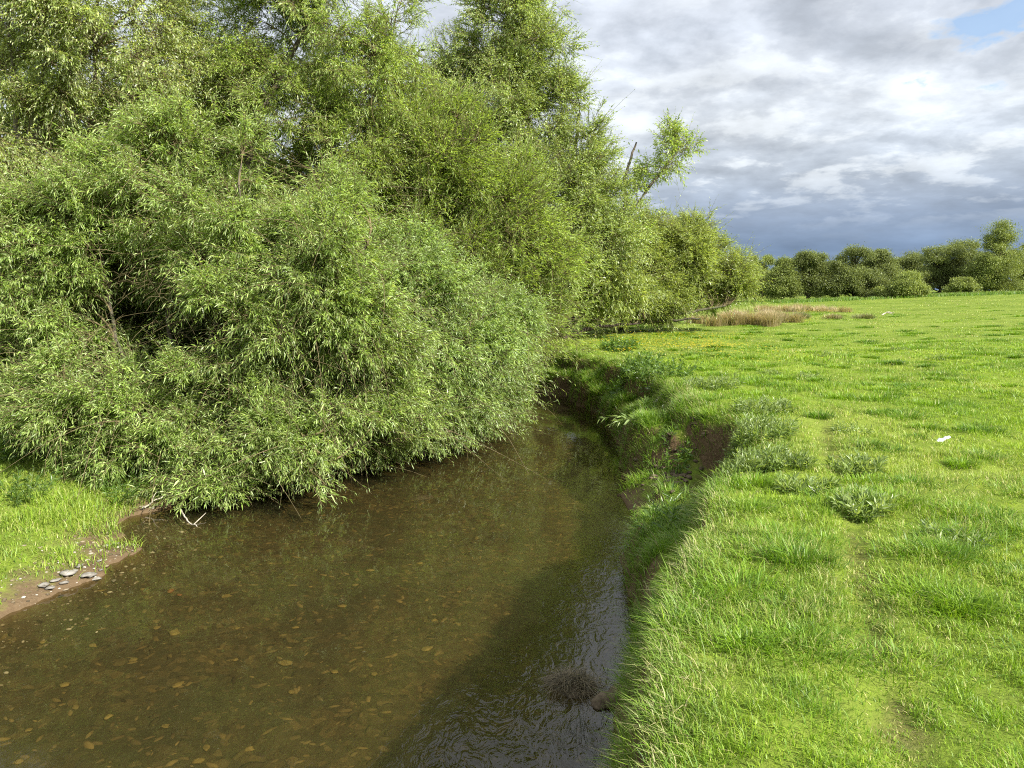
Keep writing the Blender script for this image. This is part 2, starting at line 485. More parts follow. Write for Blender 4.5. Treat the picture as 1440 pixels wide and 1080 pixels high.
def terrain(x, y):
    """z, and zone: 0 meadow, 1 bank face, 2 river, 3 left bank"""
    pts = np.stack([x, y], 1)
    wob = .07 * (fbm(x * 3.0, y * 3.0, 25, 3) - .5) * 2 + .34 * (fbm(x * 1.15, y * 1.15, 21, 2) - .5) * 2 * sstep(5.0, 8.0, y) + .05 * (fbm(x * 5, y * 5, 23, 2) - .5) * 2
    z = field_z(x, y)
    zone = np.zeros(len(x), int)
    box = (x > -22) & (x < 5) & (y > -4) & (y < 25)
    bi = np.where(box)[0]
    pb = pts[bi].copy()
    pb[:, 0] += wob[bi]; pb[:, 1] += wob[bi] * .7
    dl, dt, ds = pl_dist(pb, lip), pl_dist(pb, toe), pl_dist(pb, shore)
    river = in_poly(pb, river_poly); face = in_poly(pb, face_poly) & ~river
    zb = z[bi]
    zn = zone[bi]
    lipd = np.where(~river & ~face, dl, 0)
    # rounded lip
    left = (~river) & (~face) & (ds < dt)
    meadow = (~river) & (~face) & ~left
    zb = np.where(meadow, zb - .10 * np.exp(-dl / .16), zb)
    u = dt / (dt + dl + 1e-6)
    xx, yy = pb[:, 0], pb[:, 1]
    k = .55 + .25 * (fbm(xx * .9, yy * .9, 31, 2) - .5) * 2       # where the scarp starts
    ledge = .42 + .5 * (fbm(xx * .7, yy * .7, 37, 2) - .5) + .32 * np.exp(-((yy - 11.6) / .9) ** 2) - .2 * np.exp(-((yy - 9.3) / .8) ** 2)
    ztop = zb - .10
    k = np.clip(k + .20, .35, .86)
    zf = np.where(u < k, WZ + .02 + ledge * sstep(0, .42, u / k) ** .8 + .12 * (u / k) ** 2, WZ + .14 + ledge + (ztop - WZ - ledge - .14) * sstep(0, 1, (u - k) / (1 - k)) ** .7)
    zf = zf + (.30 * (fbm(xx * 2.2, yy * 2.2, 43, 2) - .5) + .16 * (fbm(xx * 6, yy * 6, 41, 3) - .5)) * np.sin(PI * u)
    zb = np.where(face, zf, zb)
    bedz = WZ - (.05 + np.minimum(.42, .10 * ds + .02) * np.minimum(1, dt / .35 + .2)) + .05 * (fbm(xx * 2, yy * 2, 51, 3) - .5)
    bedz = np.minimum(bedz, WZ - .012 - .1 * np.minimum(ds, .3))
    zb = np.where(river, bedz, zb)
    lz = WZ + .015 + .22 * (1 - np.exp(-ds / .9)) + .55 * (1 - np.exp(-ds / 7.0)) + .10 * (fbm(xx * 1.1, yy * 1.1, 61, 3) - .5) * sstep(0, .8, ds)
    zb = np.where(left, lz, zb)
    z[bi] = zb
    zn = np.where(face, 1, np.where(river, 2, np.where(left, 3, 0)))
    zone[bi] = zn
    return z, zone


def axis(lo, hi, step, far_lo, far_hi, growth=1.16):
    a = list(np.arange(lo, hi + 1e-6, step))
    s, v = step, a[-1]
    while v < far_hi:
        s *= growth; v += s; a.append(v)
    s, v = step, a[0]
    pre = []
    while v > far_lo:
        s *= growth; v -= s; pre.append(v)
    return np.array(pre[::-1] + a)


GX = axis(-5.6, 5.4, .05, -1500, 1500)
GY = axis(1.6, 23.0, .055, -60, 2500)
gx, gy = np.meshgrid(GX, GY)
gz, gzone = terrain(gx.ravel().copy(), gy.ravel().copy())
GZ = gz.reshape(gx.shape)
ny, nx = gx.shape
idx = np.arange(nx * ny).reshape(ny, nx)
mb = MB()
mb.add(np.stack([gx, gy, GZ], -1), [np.stack([idx[:-1, :-1], idx[:-1, 1:], idx[1:, 1:], idx[1:, :-1]], -1).reshape(-1, 4)])
tag(mb.build('ground', M['ground'], smooth=True), 'green pasture ground with eroded earth river bank', 'ground', kind='structure')


def zat(x, y):
    x = np.asarray(x, float); y = np.asarray(y, float)
    i = np.clip(np.searchsorted(GX, x) - 1, 0, nx - 2); j = np.clip(np.searchsorted(GY, y) - 1, 0, ny - 2)
    fx = (x - GX[i]) / (GX[i + 1] - GX[i]); fy = (y - GY[j]) / (GY[j + 1] - GY[j])
    return (GZ[j, i] * (1 - fx) + GZ[j, i + 1] * fx) * (1 - fy) + (GZ[j + 1, i] * (1 - fx) + GZ[j + 1, i + 1] * fx) * fy


mb = MB()
wx, wy = np.meshgrid(np.linspace(-20, 3.0, 24), np.linspace(-4, 23.6, 28))
wi = np.arange(wx.size).reshape(wx.shape)
mb.add(np.stack([wx, wy, np.full(wx.shape, WZ)], -1), [np.stack([wi[:-1, :-1], wi[:-1, 1:], wi[1:, 1:], wi[1:, :-1]], -1).reshape(-1, 4)])
tag(mb.build('water', M['water'], smooth=True), 'shallow brown river water flowing between the banks', 'river', kind='structure')

# ------------------------------------------------------------------ grass
def blades(mb, pos, L, w, az, bend, dry, hue, up=.6):
    n = len(pos)
    d = np.stack([np.cos(az), np.sin(az), np.zeros(n)], 1)
    wa = az + PI / 2 + rng.uniform(-.7, .7, n)
    wv = np.stack([np.cos(wa), np.sin(wa), np.zeros(n)], 1) * (w * .5)[:, None]
    vs, at_ = [], []
    for t, ws in ((0, .8), (.5, 1.0), (1.0, None)):
        p = pos + d * (bend * L * t ** 1.6)[:, None] + np.array([0, 0, 1.0]) * (L * (t - up * bend * t * t))[:, None]
        a = np.stack([dry, np.full(n, t), hue, np.ones(n)], 1)
        if ws is None:
            vs.append(p); at_.append(a)
        else:
            vs += [p - wv * ws, p + wv * ws]; at_ += [a, a]
    v = np.stack(vs, 1); A = np.stack(at_, 1)
    i = np.arange(n)[:, None] * 5
    mb.add(v, [i + np.array([0, 1, 3, 2]), i + np.array([2, 3, 4])], A)


def zone_at(x, y):
    return terrain(x.copy(), y.copy())[1]


def track(x, y):
    tx = .50 + .365 * y + .06 * np.sin(y * 1.3)
    return np.exp(-((x - tx) / .15) ** 2) * sstep(11, 7.0, y)


def meadow_grass():
    mb = MB()
    bands = [(1.6, 3.4, 13000), (3.4, 5, 9500), (5, 7.5, 5200), (7.5, 11, 2600), (11, 16, 1250), (16, 24, 520), (24, 36, 210), (36, 55, 80), (55, 95, 26)]
    for y0, y1, dens in bands:
        xr = y1 * .72 + 2.6
        xl = -.4 if y1 < 21 else (1.0 if y1 < 40 else 6.0)
        if y1 > 60: xl = 15
        n = int(dens * (y1 - y0) * (xr - xl))
        y = rng.uniform(y0, y1, n); x = rng.uniform(xl, xr, n)
        keep = x < y * .70 + 2.6
        x, y = x[keep], y[keep]
        if y0 < 22:
            zo = zone_at(x, y)
            k = zo == 0
            x, y = x[k], y[k]
        # clumpy cover: tufts of longer grass with thin spots between
        sc_ = min(1.0, 9 / max(y0, 5))
        cl = fbm(x * 2.2 * max(sc_, .35), y * 2.2 * max(sc_, .35), 70, 3)
        cl2 = vn(x * 9 * max(sc_, .3), y * 9 * max(sc_, .3), 75)
        tr = track(x, y)
        keep = rng.random(len(x)) < np.clip(.35 + 1.3 * (cl2 - .2), .3, 1) * (1 - .65 * tr * (vn(x * 3, y * 1.5, 77) > .5))
        x, y, cl, cl2, tr = x[keep], y[keep], cl[keep], cl2[keep], tr[keep]
        n = len(x)
        big = 1 + .035 * max(0, y0 - 4) + .02 * max(0, y0 - 20)
        L = (.034 + .038 * sstep(.42, .70, cl) + .04 * sstep(.5, .9, cl2)) * rng.uniform(.55, 1.35, n) * (1 - .5 * tr) * (big ** .55)
        L = L * (1 - .55 * sstep(16, 30, y))
        w = rng.uniform(.0024, .0046, n) * (1 + .16 * max(0, y0 - 3) + .09 * max(0, y0 - 10))
        az = rng.uniform(0, 2 * PI, n)
        bend = rng.uniform(.15, 1.05, n)
        patch = fbm(x * .5, y * .5, 80, 3)
        dry = np.where(rng.random(n) < .04 + .20 * sstep(.50, .72, patch) + .25 * tr, rng.uniform(.4, 1, n), rng.uniform(0, .08, n) + .12 * sstep(.48, .7, patch))
        dry = dry * (1 + .3 * sstep(7, 20, y)) + .10 * sstep(15, 45, y); dry = np.clip(dry, 0, 1)
        hue = np.clip(.66 + .8 * (fbm(x * .8, y * .8, 85, 3) - .5) + rng.normal(0, .2, n) - .45 * sstep(.52, .70, cl) * rng.random(n), 0, 1)
        blades(mb, np.stack([x, y, zat(x, y) - .008], 1), L, w, az, bend, dry, hue)
    # taller, darker tussocks the cattle leave
    nt_ = 620
    ty = 3.2 + 52 * rng.random(nt_) ** 1.6; tx = rng.uniform(-.5, 1, nt_) * (ty * .72 + 1)
    k = (zone_at(tx, ty) == 0) & (np.abs(tx) < ty * .75 + 1) & ~((tx < 2.5) & (ty > 22))
    tx, ty = tx[k], ty[k]
    for cx, cy in zip(tx, ty):
        n = int(np.clip(520 - 7 * cy, 150, 420) * rng.uniform(.5, 1.2))
        R = rng.uniform(.07, .22) * (1 + .015 * cy)
        x = cx + rng.normal(0, R * .6, n) * 1.3; y = cy + rng.normal(0, R * .6, n)
        az = np.arctan2(y - cy, x - cx) + rng.normal(0, .7, n)
        w = rng.uniform(.003, .0055, n) * (1 + .10 * max(0, cy - 3))
        L = rng.uniform(.06, .15, n) * rng.uniform(.7, 1.25)
        h0 = rng.uniform(.12, .55)
        blades(mb, np.stack([x, y, zat(x, y) - .01], 1), L, w, az, rng.uniform(.3, 1.1, n), np.where(rng.random(n) < .05, .6, .02), np.clip(rng.normal(h0, .15, n), 0, 1))
    return mb.build('meadow_grass', M['grass'], attr=True)


tag(meadow_grass(), 'bright green grazed pasture grass along the river', 'grass', kind='stuff')


def bank_grass():
    mb = MB()
    # long fringe spilling over the lip
    seg = np.linalg.norm(np.diff(lip, axis=0), axis=1)
    cum = np.concatenate([[0], np.cumsum(seg)])
    def along(s):
        i = np.clip(np.searchsorted(cum, s) - 1, 0, len(seg) - 1)
        f = ((s - cum[i]) / seg[i])[:, None]
        p = lip[i] * (1 - f) + lip[i + 1] * f
        t = (lip[i + 1] - lip[i]) / seg[i][:, None]
        nrm = np.stack([-t[:, 1], t[:, 0]], 1)          # towards the river
        return p, nrm
    s1 = cum[2]; s2 = cum[-3]
    n = 30000
    s = s1 + (s2 - s1) * rng.random(n) ** 1.5
    p, nr = along(s)
    off = rng.normal(0.02, .13, n)
    q = p + nr * off[:, None]
    zo = zone_at(q[:, 0], q[:, 1])
    k = (zo == 0) | (zo == 1)
    q, nr, off = q[k], nr[k], off[k]
    n = len(q)
    y = q[:, 1]
    gap = fbm(q[:, 0] * 1.2, q[:, 1] * 1.2, 90, 2)
    keep = rng.random(n) < .35 + 1.1 * sstep(.35, .6, gap)
    q, nr, y = q[keep], nr[keep], y[keep]
    n = len(q)
    az = np.arctan2(nr[:, 1], nr[:, 0]) + rng.normal(0, .9, n)
    L = rng.uniform(.05, .14, n) * (1 + .03 * y)
    w = rng.uniform(.0028, .005, n) * (1 + .10 * np.maximum(0, y - 3))
    dry = np.where(rng.random(n) < .30, rng.uniform(.4, 1, n), rng.uniform(0, .12, n))
    hue = np.clip(rng.normal(.5, .2, n), 0, 1)
    blades(mb, np.column_stack([q, zat(q[:, 0], q[:, 1]) - .01]), L, w, az, rng.uniform(.3, 1.15, n), dry, hue)
    # grass on the slumped face and ledges
    n = 120000
    y = 1.6 + 20 * rng.random(n) ** 1.3
    x = rng.uniform(-.3, 3.0, n)
    x = np.where(y > 19, rng.uniform(-1.5, 2.6, n), x)
    zo = zone_at(x, y)
    k = zo == 1
    x, y = x[k], y[k]
    g = fbm(x * 1.0, y * 1.0, 95, 3)
    z = zat(x, y)
    zx = (zat(x + .06, y) - zat(x - .06, y)) / .12
    zy = (zat(x, y + .06) - zat(x, y - .06)) / .12
    slope = np.hypot(zx, zy)
    bare = 1.15 * np.exp(-(((x - 2.12) / .40) ** 2 + ((y - 9.4) / 1.15) ** 2)) * (.55 + .45 * (fbm(x * 3, y * 3, 99, 2) > .42)) + .6 * np.exp(-(((x - .4) / 1.5) ** 2 + ((y - 21.2) / .4) ** 2)) * (z > -.6) + .3 * sstep(1.5, 2.3, slope) * (z > -.6) * sstep(.28, .42, fbm(x * .8, y * .8, 97, 2)) + .3 * (z < -1.0)
    keep = (rng.random(len(x)) < .15 + 1.2 * sstep(.30, .52, g)) & (slope < 4.5) & (rng.random(len(x)) > bare * 1.1)
    x, y, z, zx, zy = x[keep], y[keep], z[keep], zx[keep], zy[keep]
    n = len(x)
    az = np.arctan2(-zy, -zx) + rng.normal(0, .6, n)
    L = rng.uniform(.07, .20, n) * (1 + .02 * y)
    w = rng.uniform(.003, .0055, n) * (1 + .10 * np.maximum(0, y - 3))
    dry = np.where(rng.random(n) < .10, rng.uniform(.4, 1, n), rng.uniform(0, .1, n))
    hue = np.clip(rng.normal(.45, .2, n), 0, 1)
    blades(mb, np.stack([x, y, z - .01], 1), L, w, az, rng.uniform(.3, 1.0, n), dry, hue)
    # separate tufts on the slumped face
    ty = 3.5 + 18 * rng.random(420); tx = rng.uniform(.2, 2.9, 420)
    tx = np.where(ty > 19.3, rng.uniform(-.8, 2.4, 420), tx)
    k = zone_at(tx, ty) == 1
    for cx, cy in zip(tx[k], ty[k]):
        if math.exp(-(((cx - 2.25) / .42) ** 2 + ((cy - 9.4) / 1.4) ** 2)) > .3: continue
        n = int(rng.uniform(90, 230))
        R_ = rng.uniform(.06, .16)
        x = cx + rng.normal(0, R_, n); y = cy + rng.normal(0, R_, n)
        az = np.arctan2(y - cy, x - cx - .05) + rng.normal(0, .5, n)
        w = rng.uniform(.003, .0055, n) * (1 + .09 * max(0, cy - 3))
        blades(mb, np.stack([x, y, zat(x, y) - .02], 1), rng.uniform(.10, .27, n) * rng.uniform(.7, 1.2), w, az, rng.uniform(.25, .95, n), np.where(rng.random(n) < .08, .6, .02), np.clip(rng.normal(rng.uniform(.3, .85), .15, n), 0, 1))
    return mb.build('bank_grass', M['bankgrass'], attr=True)


tag(bank_grass(), 'long grass hanging over the eroded river bank', 'grass', kind='stuff')


def left_grass():
    mb = MB()
    n = 150000
    y = rng.uniform(4.2, 14, n); x = rng.uniform(-11.5, -3.0, n)
    zo = zone_at(x, y)
    k = zo == 3
    x, y = x[k], y[k]
    ds = pl_dist(np.stack([x, y], 1), shore)
    cl = fbm(x * 1.6, y * 1.6, 101, 3)
    keep = rng.random(len(x)) < sstep(.05, .62, ds + 1.5 * (cl - .5)) * .93 + .07 * (ds > .05)
    x, y, ds, cl = x[keep], y[keep], ds[keep], cl[keep]
    n = len(x)
    L = (.05 + .11 * sstep(.4, .7, cl)) * rng.uniform(.6, 1.4, n)
    w = rng.uniform(.0045, .0085, n)
    dry = np.where(rng.random(n) < .18, rng.uniform(.3, .9, n), rng.uniform(0, .22, n))
    blades(mb, np.stack([x, y, zat(x, y) - .008], 1), L, w, rng.uniform(0, 6.28, n), rng.uniform(.2, 1.1, n), dry, np.clip(rng.normal(.5, .24, n) + .5 * (cl - .5), 0, 1))
    return mb.build('bank_grass', M['grass'], attr=True)


tag(left_grass(), 'yellow green grass on the low bank beneath the willows', 'grass', kind='stuff')

# ------------------------------------------------------------------ trees
def tree(name, label, cat, base, stems, crown, nclump, clr, nsub, nshoot, m, leaf, shootL=.42, droop=.25, up=.25, mat='osier', bark='bark',
         twig='twig', r0=.07, n2=1.0, group=None, leafdroop=.35, ang=.75, shell=.45, flat=.75, twigs=True, wild=0, wide=.42, subr=.007, holes=()):
    """stems: lists of points (world); crown: ellipsoids (px, py, Y, rx, ry, rz)"""
    base = np.asarray(base, float)
    base[2] = zat(base[0], base[1]) - .03
    root = empty(name, base, label, cat, group)
    tb, br, fo = MB(), MB(), MB()
    allp, allt = [], []
    for st in stems:
        st = np.asarray(st, float)
        c = np.vstack([base + np.append(rng.normal(0, .10, 2), 0), st])
        K = 6 * len(c)
        p = spline(c, K)
        p[1:-1] += rng.normal(0, .018, (K - 2, 3))
        r = r0 * rng.uniform(.7, 1.1) * (1 - .78 * np.linspace(0, 1, K)) ** .8
        r[:2] *= np.array([1.35, 1.12])
        tubes(tb, p[None], r[None], 8)
        allp.append(p); allt.append(norm(np.gradient(p, axis=0)))
    allp = np.concatenate(allp); allt = np.concatenate(allt)
    vol = np.array([c[3] * c[4] * c[5] for c in crown]) ** .67
    pick = rng.choice(len(crown), nclump, p=vol / vol.sum())
    limbs, limr, subs, subrad = [], [], [], []
    so, sd = [], []
    for i in range(nclump):
        e = crown[pick[i]]
        ctr = at(e[0], e[1], e[2])
        R = np.array(e[3:6])
        c = ctr + in_ball(1, shell)[0] * R
        for _ in range(12):
            if all(np.linalg.norm((c - at(*h_[:3])) * [1, .6, 1]) > h_[3] for h_ in holes): break
            c = ctr + in_ball(1, shell)[0] * R
        gz_ = zat(c[0], c[1])
        c[2] = max(c[2], max(gz_, WZ) + .25)
        d = allp - c
        dist = np.linalg.norm(d, axis=1) + np.where(d[:, 2] > -.1, 1.2 * (d[:, 2] + .1) + .3, 0)
        j = int(np.argmin(dist + rng.uniform(0, .7, len(dist))))
        P0 = allp[j]
        ln = np.linalg.norm(c - P0)
        P1 = P0 + allt[j] * ln * .35 + rng.normal(0, .06, 3) * ln
        P2 = (P0 * .35 + c * .65) + np.array([0, 0, .16 * ln]) + rng.normal(0, .05, 3) * ln
        t = np.linspace(0, 1, 9)[:, None]
        lp = (1 - t) ** 3 * P0 + 3 * (1 - t) ** 2 * t * P1 + 3 * (1 - t) * t * t * P2 + t ** 3 * c
        limbs.append(lp)
        lr = min(r0 * .4, .005 + .008 * ln)
        limr.append(lr * (1 - .75 * t[:, 0]))
        cr = clr * rng.uniform(.55, 1.55)
        # sub branches
        a = lp[rng.integers(4, 9, nsub)]
        out_ = norm(c - ctr + 1e-6)
        tgt = c + in_ball(nsub, .35) * cr * np.array([1, 1, flat]) + out_ * cr * .35
        md = (a + tgt) / 2 + rng.normal(0, .10, (nsub, 3)) * cr + np.array([0, 0, .12 * cr])
        tt = np.linspace(0, 1, 5)[None, :, None]
        sp_ = (1 - tt) ** 2 * a[:, None] + 2 * (1 - tt) * tt * md[:, None] + tt ** 2 * tgt[:, None]
        subs.append(sp_); subrad.append(np.tile(subr * np.array([1, .85, .7, .5, .3]), (nsub, 1)))
        k = nsub * nshoot
        si = np.repeat(np.arange(nsub), nshoot)
        f = rng.uniform(.3, 1, k)
        ii = np.clip((f * 4).astype(int), 0, 3)
        ff = (f * 4 - ii)[:, None]
        o = sp_[si, ii] * (1 - ff) + sp_[si, ii + 1] * ff
        tn = norm(sp_[si, ii + 1] - sp_[si, ii])
        d_ = norm(tn * .55 + norm(o - c) * .6 + out_ * .35 + rng.normal(0, .6, (k, 3)) + np.array([0, 0, up]))
        so.append(o); sd.append(d_)
    tubes(br, np.array(limbs), np.array(limr), 6)
    tubes(br, np.concatenate(subs), np.concatenate(subrad), 4)
    so = np.concatenate(so); sd = np.concatenate(sd)
    k = len(so)
    L = shootL * rng.uniform(.55, 1.3, k) * np.where(rng.random(k) < .09, rng.uniform(1.6, 3.0, k), 1)
    dr = droop * rng.uniform(.3, 1.5, k)
    zmin = so[:, 2] + sd[:, 2] * L - dr * L
    ok = zmin > WZ + .06
    so, sd, L, dr = so[ok], sd[ok], L[ok], dr[ok]
    k = len(so)
    if twigs:
        tt = np.linspace(0, 1, 4)[None, :, None]
        pts = so[:, None] + sd[:, None] * L[:, None, None] * tt + np.array([0, 0, -1.0]) * dr[:, None, None] * L[:, None, None] * tt ** 2
        tubes(br, pts, np.tile(np.array([.0034, .003, .0024, .0012]), (k, 1)) * (1 if leaf[0] < .1 else 1.3), 3)
    leaves_on(fo, so, sd, L, dr, m, leaf[0], leaf[1], ang=ang, leafdroop=leafdroop, wide=wide)
    # dead tangle inside the hollows
    for h_ in holes:
        q = 24
        o = at(*h_[:3]) + rng.normal(0, h_[3] * .45, (q, 3)) + np.array([0, .25, -.1])
        d_ = norm(rng.normal(0, .7, (q, 3)) + np.array([.1, -.25, .35]))
        Lw = rng.uniform(.4, 1.1, q)[:, None, None]
        tt = np.linspace(0, 1, 8)[None, :, None]
        pts = o[:, None] + d_[:, None] * Lw * tt + (rng.normal(0, .35, (q, 1, 3)) + np.array([0, 0, -.55])) * Lw * tt ** 2 + rng.normal(0, .012, (q, 8, 3))
        tubes(br, pts, np.linspace(1, .3, 8)[None] * rng.uniform(.002, .006, (q, 1)), 4)
    # bare whippy wands among the leaves
    if wild:
        j = rng.integers(0, k, wild)
        o = so[j] + rng.normal(0, .1, (wild, 3))
        d_ = norm(sd[j] + rng.normal(0, .5, (wild, 3)))
        Lw = rng.uniform(.6, 1.5, wild)[:, None, None]
        tt = np.linspace(0, 1, 7)[None, :, None]
        sw = rng.normal(0, .25, (wild, 1, 3))
        pts = o[:, None] + d_[:, None] * Lw * tt + (sw + np.array([0, 0, -.45])) * Lw * tt ** 2
        pts[..., 2] = np.maximum(pts[..., 2], WZ - .05)
        tubes(br, pts, np.tile(np.linspace(.006, .0015, 7), (wild, 1)), 4)
    tb.build('trunk', M[bark], root, smooth=True, loc=base)
    br.build('branches', M[twig], root, loc=base)
    fo.build('crown', M[mat], root, loc=base)
    return root


WG = 'willows and poplars of the riverside copse'
# front bush
b0 = (-3.3, 10.7, 0)
tree('willow_bush', 'largest willow bush, nearest the camera, with bare twigs tangled in its dark hollow', 'willow', b0,
     [[at(300, 520, 10.6), at(330, 380, 10.5), at(340, 230, 10.7)], [at(200, 540, 10.6), at(150, 400, 10.8), at(130, 250, 11)], [at(390, 560, 10.4), at(470, 450, 10.3), at(520, 330, 10.5)],
      [at(330, 600, 10.2), at(400, 600, 9.8), at(450, 640, 9.5)], [at(180, 620, 10.2), at(140, 600, 9.9), at(110, 600, 9.7)], [at(250, 500, 11), at(240, 330, 11.2), at(230, 220, 11.4)]],
     [(320, 325, 10.9, 1.3, .9, .75), (170, 335, 11.1, 1.2, .9, .7), (430, 385, 10.5, 1.0, .8, .75), (255, 225, 11.2, .42, .4, .5), (150, 250, 11.2, .35, .4, .4), (350, 235, 11.1, .3, .35, .45), (60, 300, 11.2, .4, .4, .5), (455, 285, 10.9, .35, .35, .4), (330, 580, 9.9, 1.2, .45, .7), (210, 620, 9.75, .8, .35, .6), (130, 560, 10.1, .8, .5, .6),
      (470, 510, 10.5, 1.0, .6, .9), (50, 380, 10.9, .8, .7, 1.0), (410, 440, 10.1, .9, .5, .7), (520, 600, 10.7, .7, .5, .5), (70, 490, 10.6, .7, .5, .6), (400, 640, 9.7, .7, .35, .4), (60, 560, 10.3, .6, .5, .4), (20, 340, 11, .8, .6, .6), (240, 290, 11.2, 1.0, .7, .5), (300, 450, 9.9, .7, .5, .5), (490, 470, 10.4, .6, .6, .6), (250, 660, 9.5, .6, .3, .3), (140, 625, 9.9, .7, .35, .3), (60, 590, 10.2, .7, .4, .35), (245, 690, 9.25, .45, .22, .2), (330, 670, 9.5, .6, .3, .25)],
     255, .38, 13, 12, 12, (.092, .0155), mat='osier', r0=.045, group=WG, wild=420, droop=.15, shell=.45, shootL=.32, ang=.9,
     holes=[(235, 425, 10.2, .62), (120, 470, 10.2, .42), (330, 470, 10.0, .34), (60, 610, 10.2, .35), (470, 480, 9.8, .25), (190, 375, 10.3, .4)])
tree('willow_bush', 'willow bush trailing its leafy boughs over the water at the river bend', 'willow', (-1.4, 13.9, 0),
     [[at(600, 560, 13.8), at(560, 450, 13.4), at(540, 380, 13.2)], [at(640, 560, 13.6), at(670, 520, 13.2), at(720, 500, 13.6)], [at(600, 590, 13.4), at(610, 590, 12.8), at(640, 600, 12.4)]],
     [(560, 460, 12.6, 1.1, .9, 1.0), (650, 500, 13.1, .9, .8, .9), (685, 555, 13.8, .5, .6, .4), (610, 580, 12.6, .7, .5, .4), (540, 390, 13.1, 1.1, .9, .8), (680, 450, 14, .8, .8, .8), (560, 560, 12.0, .7, .5, .6), (712, 515, 14.8, .35, .5, .4), (640, 590, 13, .6, .4, .25), (560, 615, 11.9, .6, .4, .25), (690, 585, 13.6, .5, .4, .25), (715, 560, 15.0, .3, .4, .2), (480, 640, 11, .6, .4, .25)],
     160, .44, 13, 11, 11, (.098, .018), mat='osier_b', r0=.05, group=WG, wild=200, droop=.18, shell=.4, shootL=.34, ang=.9)
tree('willow_tree', 'feathery upright willow with fine leaves behind the trailing bush', 'willow', (-2.0, 16.0, 0),
     [[at(560, 480, 16), at(570, 330, 15.8), at(650, 190, 15.6)], [at(600, 470, 16), at(660, 330, 16), at(720, 230, 16)], [at(560, 470, 15.6), at(540, 330, 15.4), at(530, 230, 15.4)]],
     [(610, 230, 15.6, 1.2, .9, 1.2), (690, 300, 16.1, 1.2, .9, 1.3), (540, 310, 15.3, 1.0, .9, 1.1), (670, 410, 15.7, 1.1, .9, 1.0), (740, 430, 17, .9, .8, 1.1), (620, 340, 15.2, .9, .7, .9), (760, 350, 17, .8, .8, 1.0), (590, 170, 15.8, .8, .8, .8)],
     150, .52, 13, 10, 12, (.10, .017), mat='feather', r0=.07, group=WG, up=.7, droop=.12, flat=1.2, leafdroop=.1, ang=.5, shootL=.48, wild=60)
tree('willow_tree', 'tall willow whose crown fills the top of the view behind the front bush', 'willow', (-4.6, 15.2, 0),
     [[at(345, 350, 15.2), at(360, 180, 15), at(440, 20, 15), at(470, -120, 15)], [at(400, 330, 15), at(470, 200, 14.8), at(540, 90, 15)], [at(330, 350, 15.4), at(270, 130, 15.4), at(255, -60, 15.5)]],
     [(450, 50, 15, 1.7, 1.3, 1.3), (390, 150, 15, 1.4, 1.1, 1.1), (530, 120, 15, .9, .9, 1.1), (480, 240, 14.6, 1.2, .9, .9), (340, -20, 15.5, 1.5, 1.2, 1.1), (450, -90, 15, 1.7, 1.3, 1.0), (545, 40, 15.2, .5, .6, .7), (300, 100, 15.3, 1.2, 1, 1.2), (390, 260, 14.8, 1.1, .8, .7)],
     140, .44, 12, 11, 11, (.085, .0165), mat='willow', r0=.10, group=WG, droop=.2, wild=80, shootL=.36, ang=.85)
tree('poplar_tree', 'tall tree with a pale trunk at the edge of the view beside the front bush', 'tree', at(35, 600, 13.2),
     [[at(30, 400, 12.9), at(34, 250, 12.8), at(62, 90, 12.8), at(70, -60, 12.9)], [at(36, 300, 12.8), at(20, 150, 12.8), at(5, -40, 12.8)], [at(52, 200, 13), at(120, 80, 13.1), at(190, 10, 13.3)], [at(120, 330, 13.4), at(130, 150, 13.3), at(136, -40, 13.3)]],
     [(60, 50, 13.0, 1.4, 1.2, 1.1), (40, 60, 12.5, .9, .4, 1.0), (190, 70, 13.4, 1.2, 1.0, 1.0), (60, 190, 12.8, .9, .9, .8), (240, 160, 13.8, 1.0, .9, .8), (0, 260, 12.6, .7, .8, .8), (130, -60, 13.4, 1.7, 1.2, .9), (10, 110, 13, .8, .8, .9), (150, 180, 13.6, 1.1, .8, .8), (110, 10, 13, 1.2, .8, .8)],
     98, .44, 11, 8, 11, (.075, .024), mat='silver', bark='pale_bark', r0=.085, group=WG, droop=.2, shootL=.38, wide=.45, shell=.2)
tree('poplar_tree', 'tall upright poplar with yellowish leaves standing against the clouds beyond the river bend', 'poplar', (.5, 25.6, 0),
     [[at(745, 420, 25.5), at(735, 250, 25.5), at(720, 80, 25.5), at(712, 10, 25.5)], [at(760, 400, 25.5), at(800, 260, 25.3), at(815, 160, 25.3)], [at(730, 400, 25.6), at(680, 220, 25.6), at(660, 90, 25.6)]],
     [(715, 50, 25.3, 1.5, 1.2, 1.3), (690, 140, 25.2, 1.8, 1.3, 1.4), (755, 170, 25, 1.6, 1.3, 1.5), (800, 240, 25, 1.4, 1.2, 1.5), (745, 310, 24.6, 2.0, 1.4, 1.7), (815, 360, 24.6, 1.6, 1.3, 1.5), (650, 130, 25.6, 1.0, .9, 1.3), (720, 0, 25.4, 1.3, .8, .9), (840, 280, 25.2, .9, .9, 1.1), (865, 340, 25.2, .9, .8, 1.0), (850, 230, 25.2, .5, .6, .7), (775, 80, 25.3, .7, .8, 1.0), (640, 230, 25.6, 1.2, 1, 1.4)],
     350, .56, 11, 10, 8, (.10, .036), mat='poplar', bark='pale_bark', r0=.13, group=WG, shootL=.42, droop=.1, up=.5, flat=1.1, wide=.45, shell=.25)
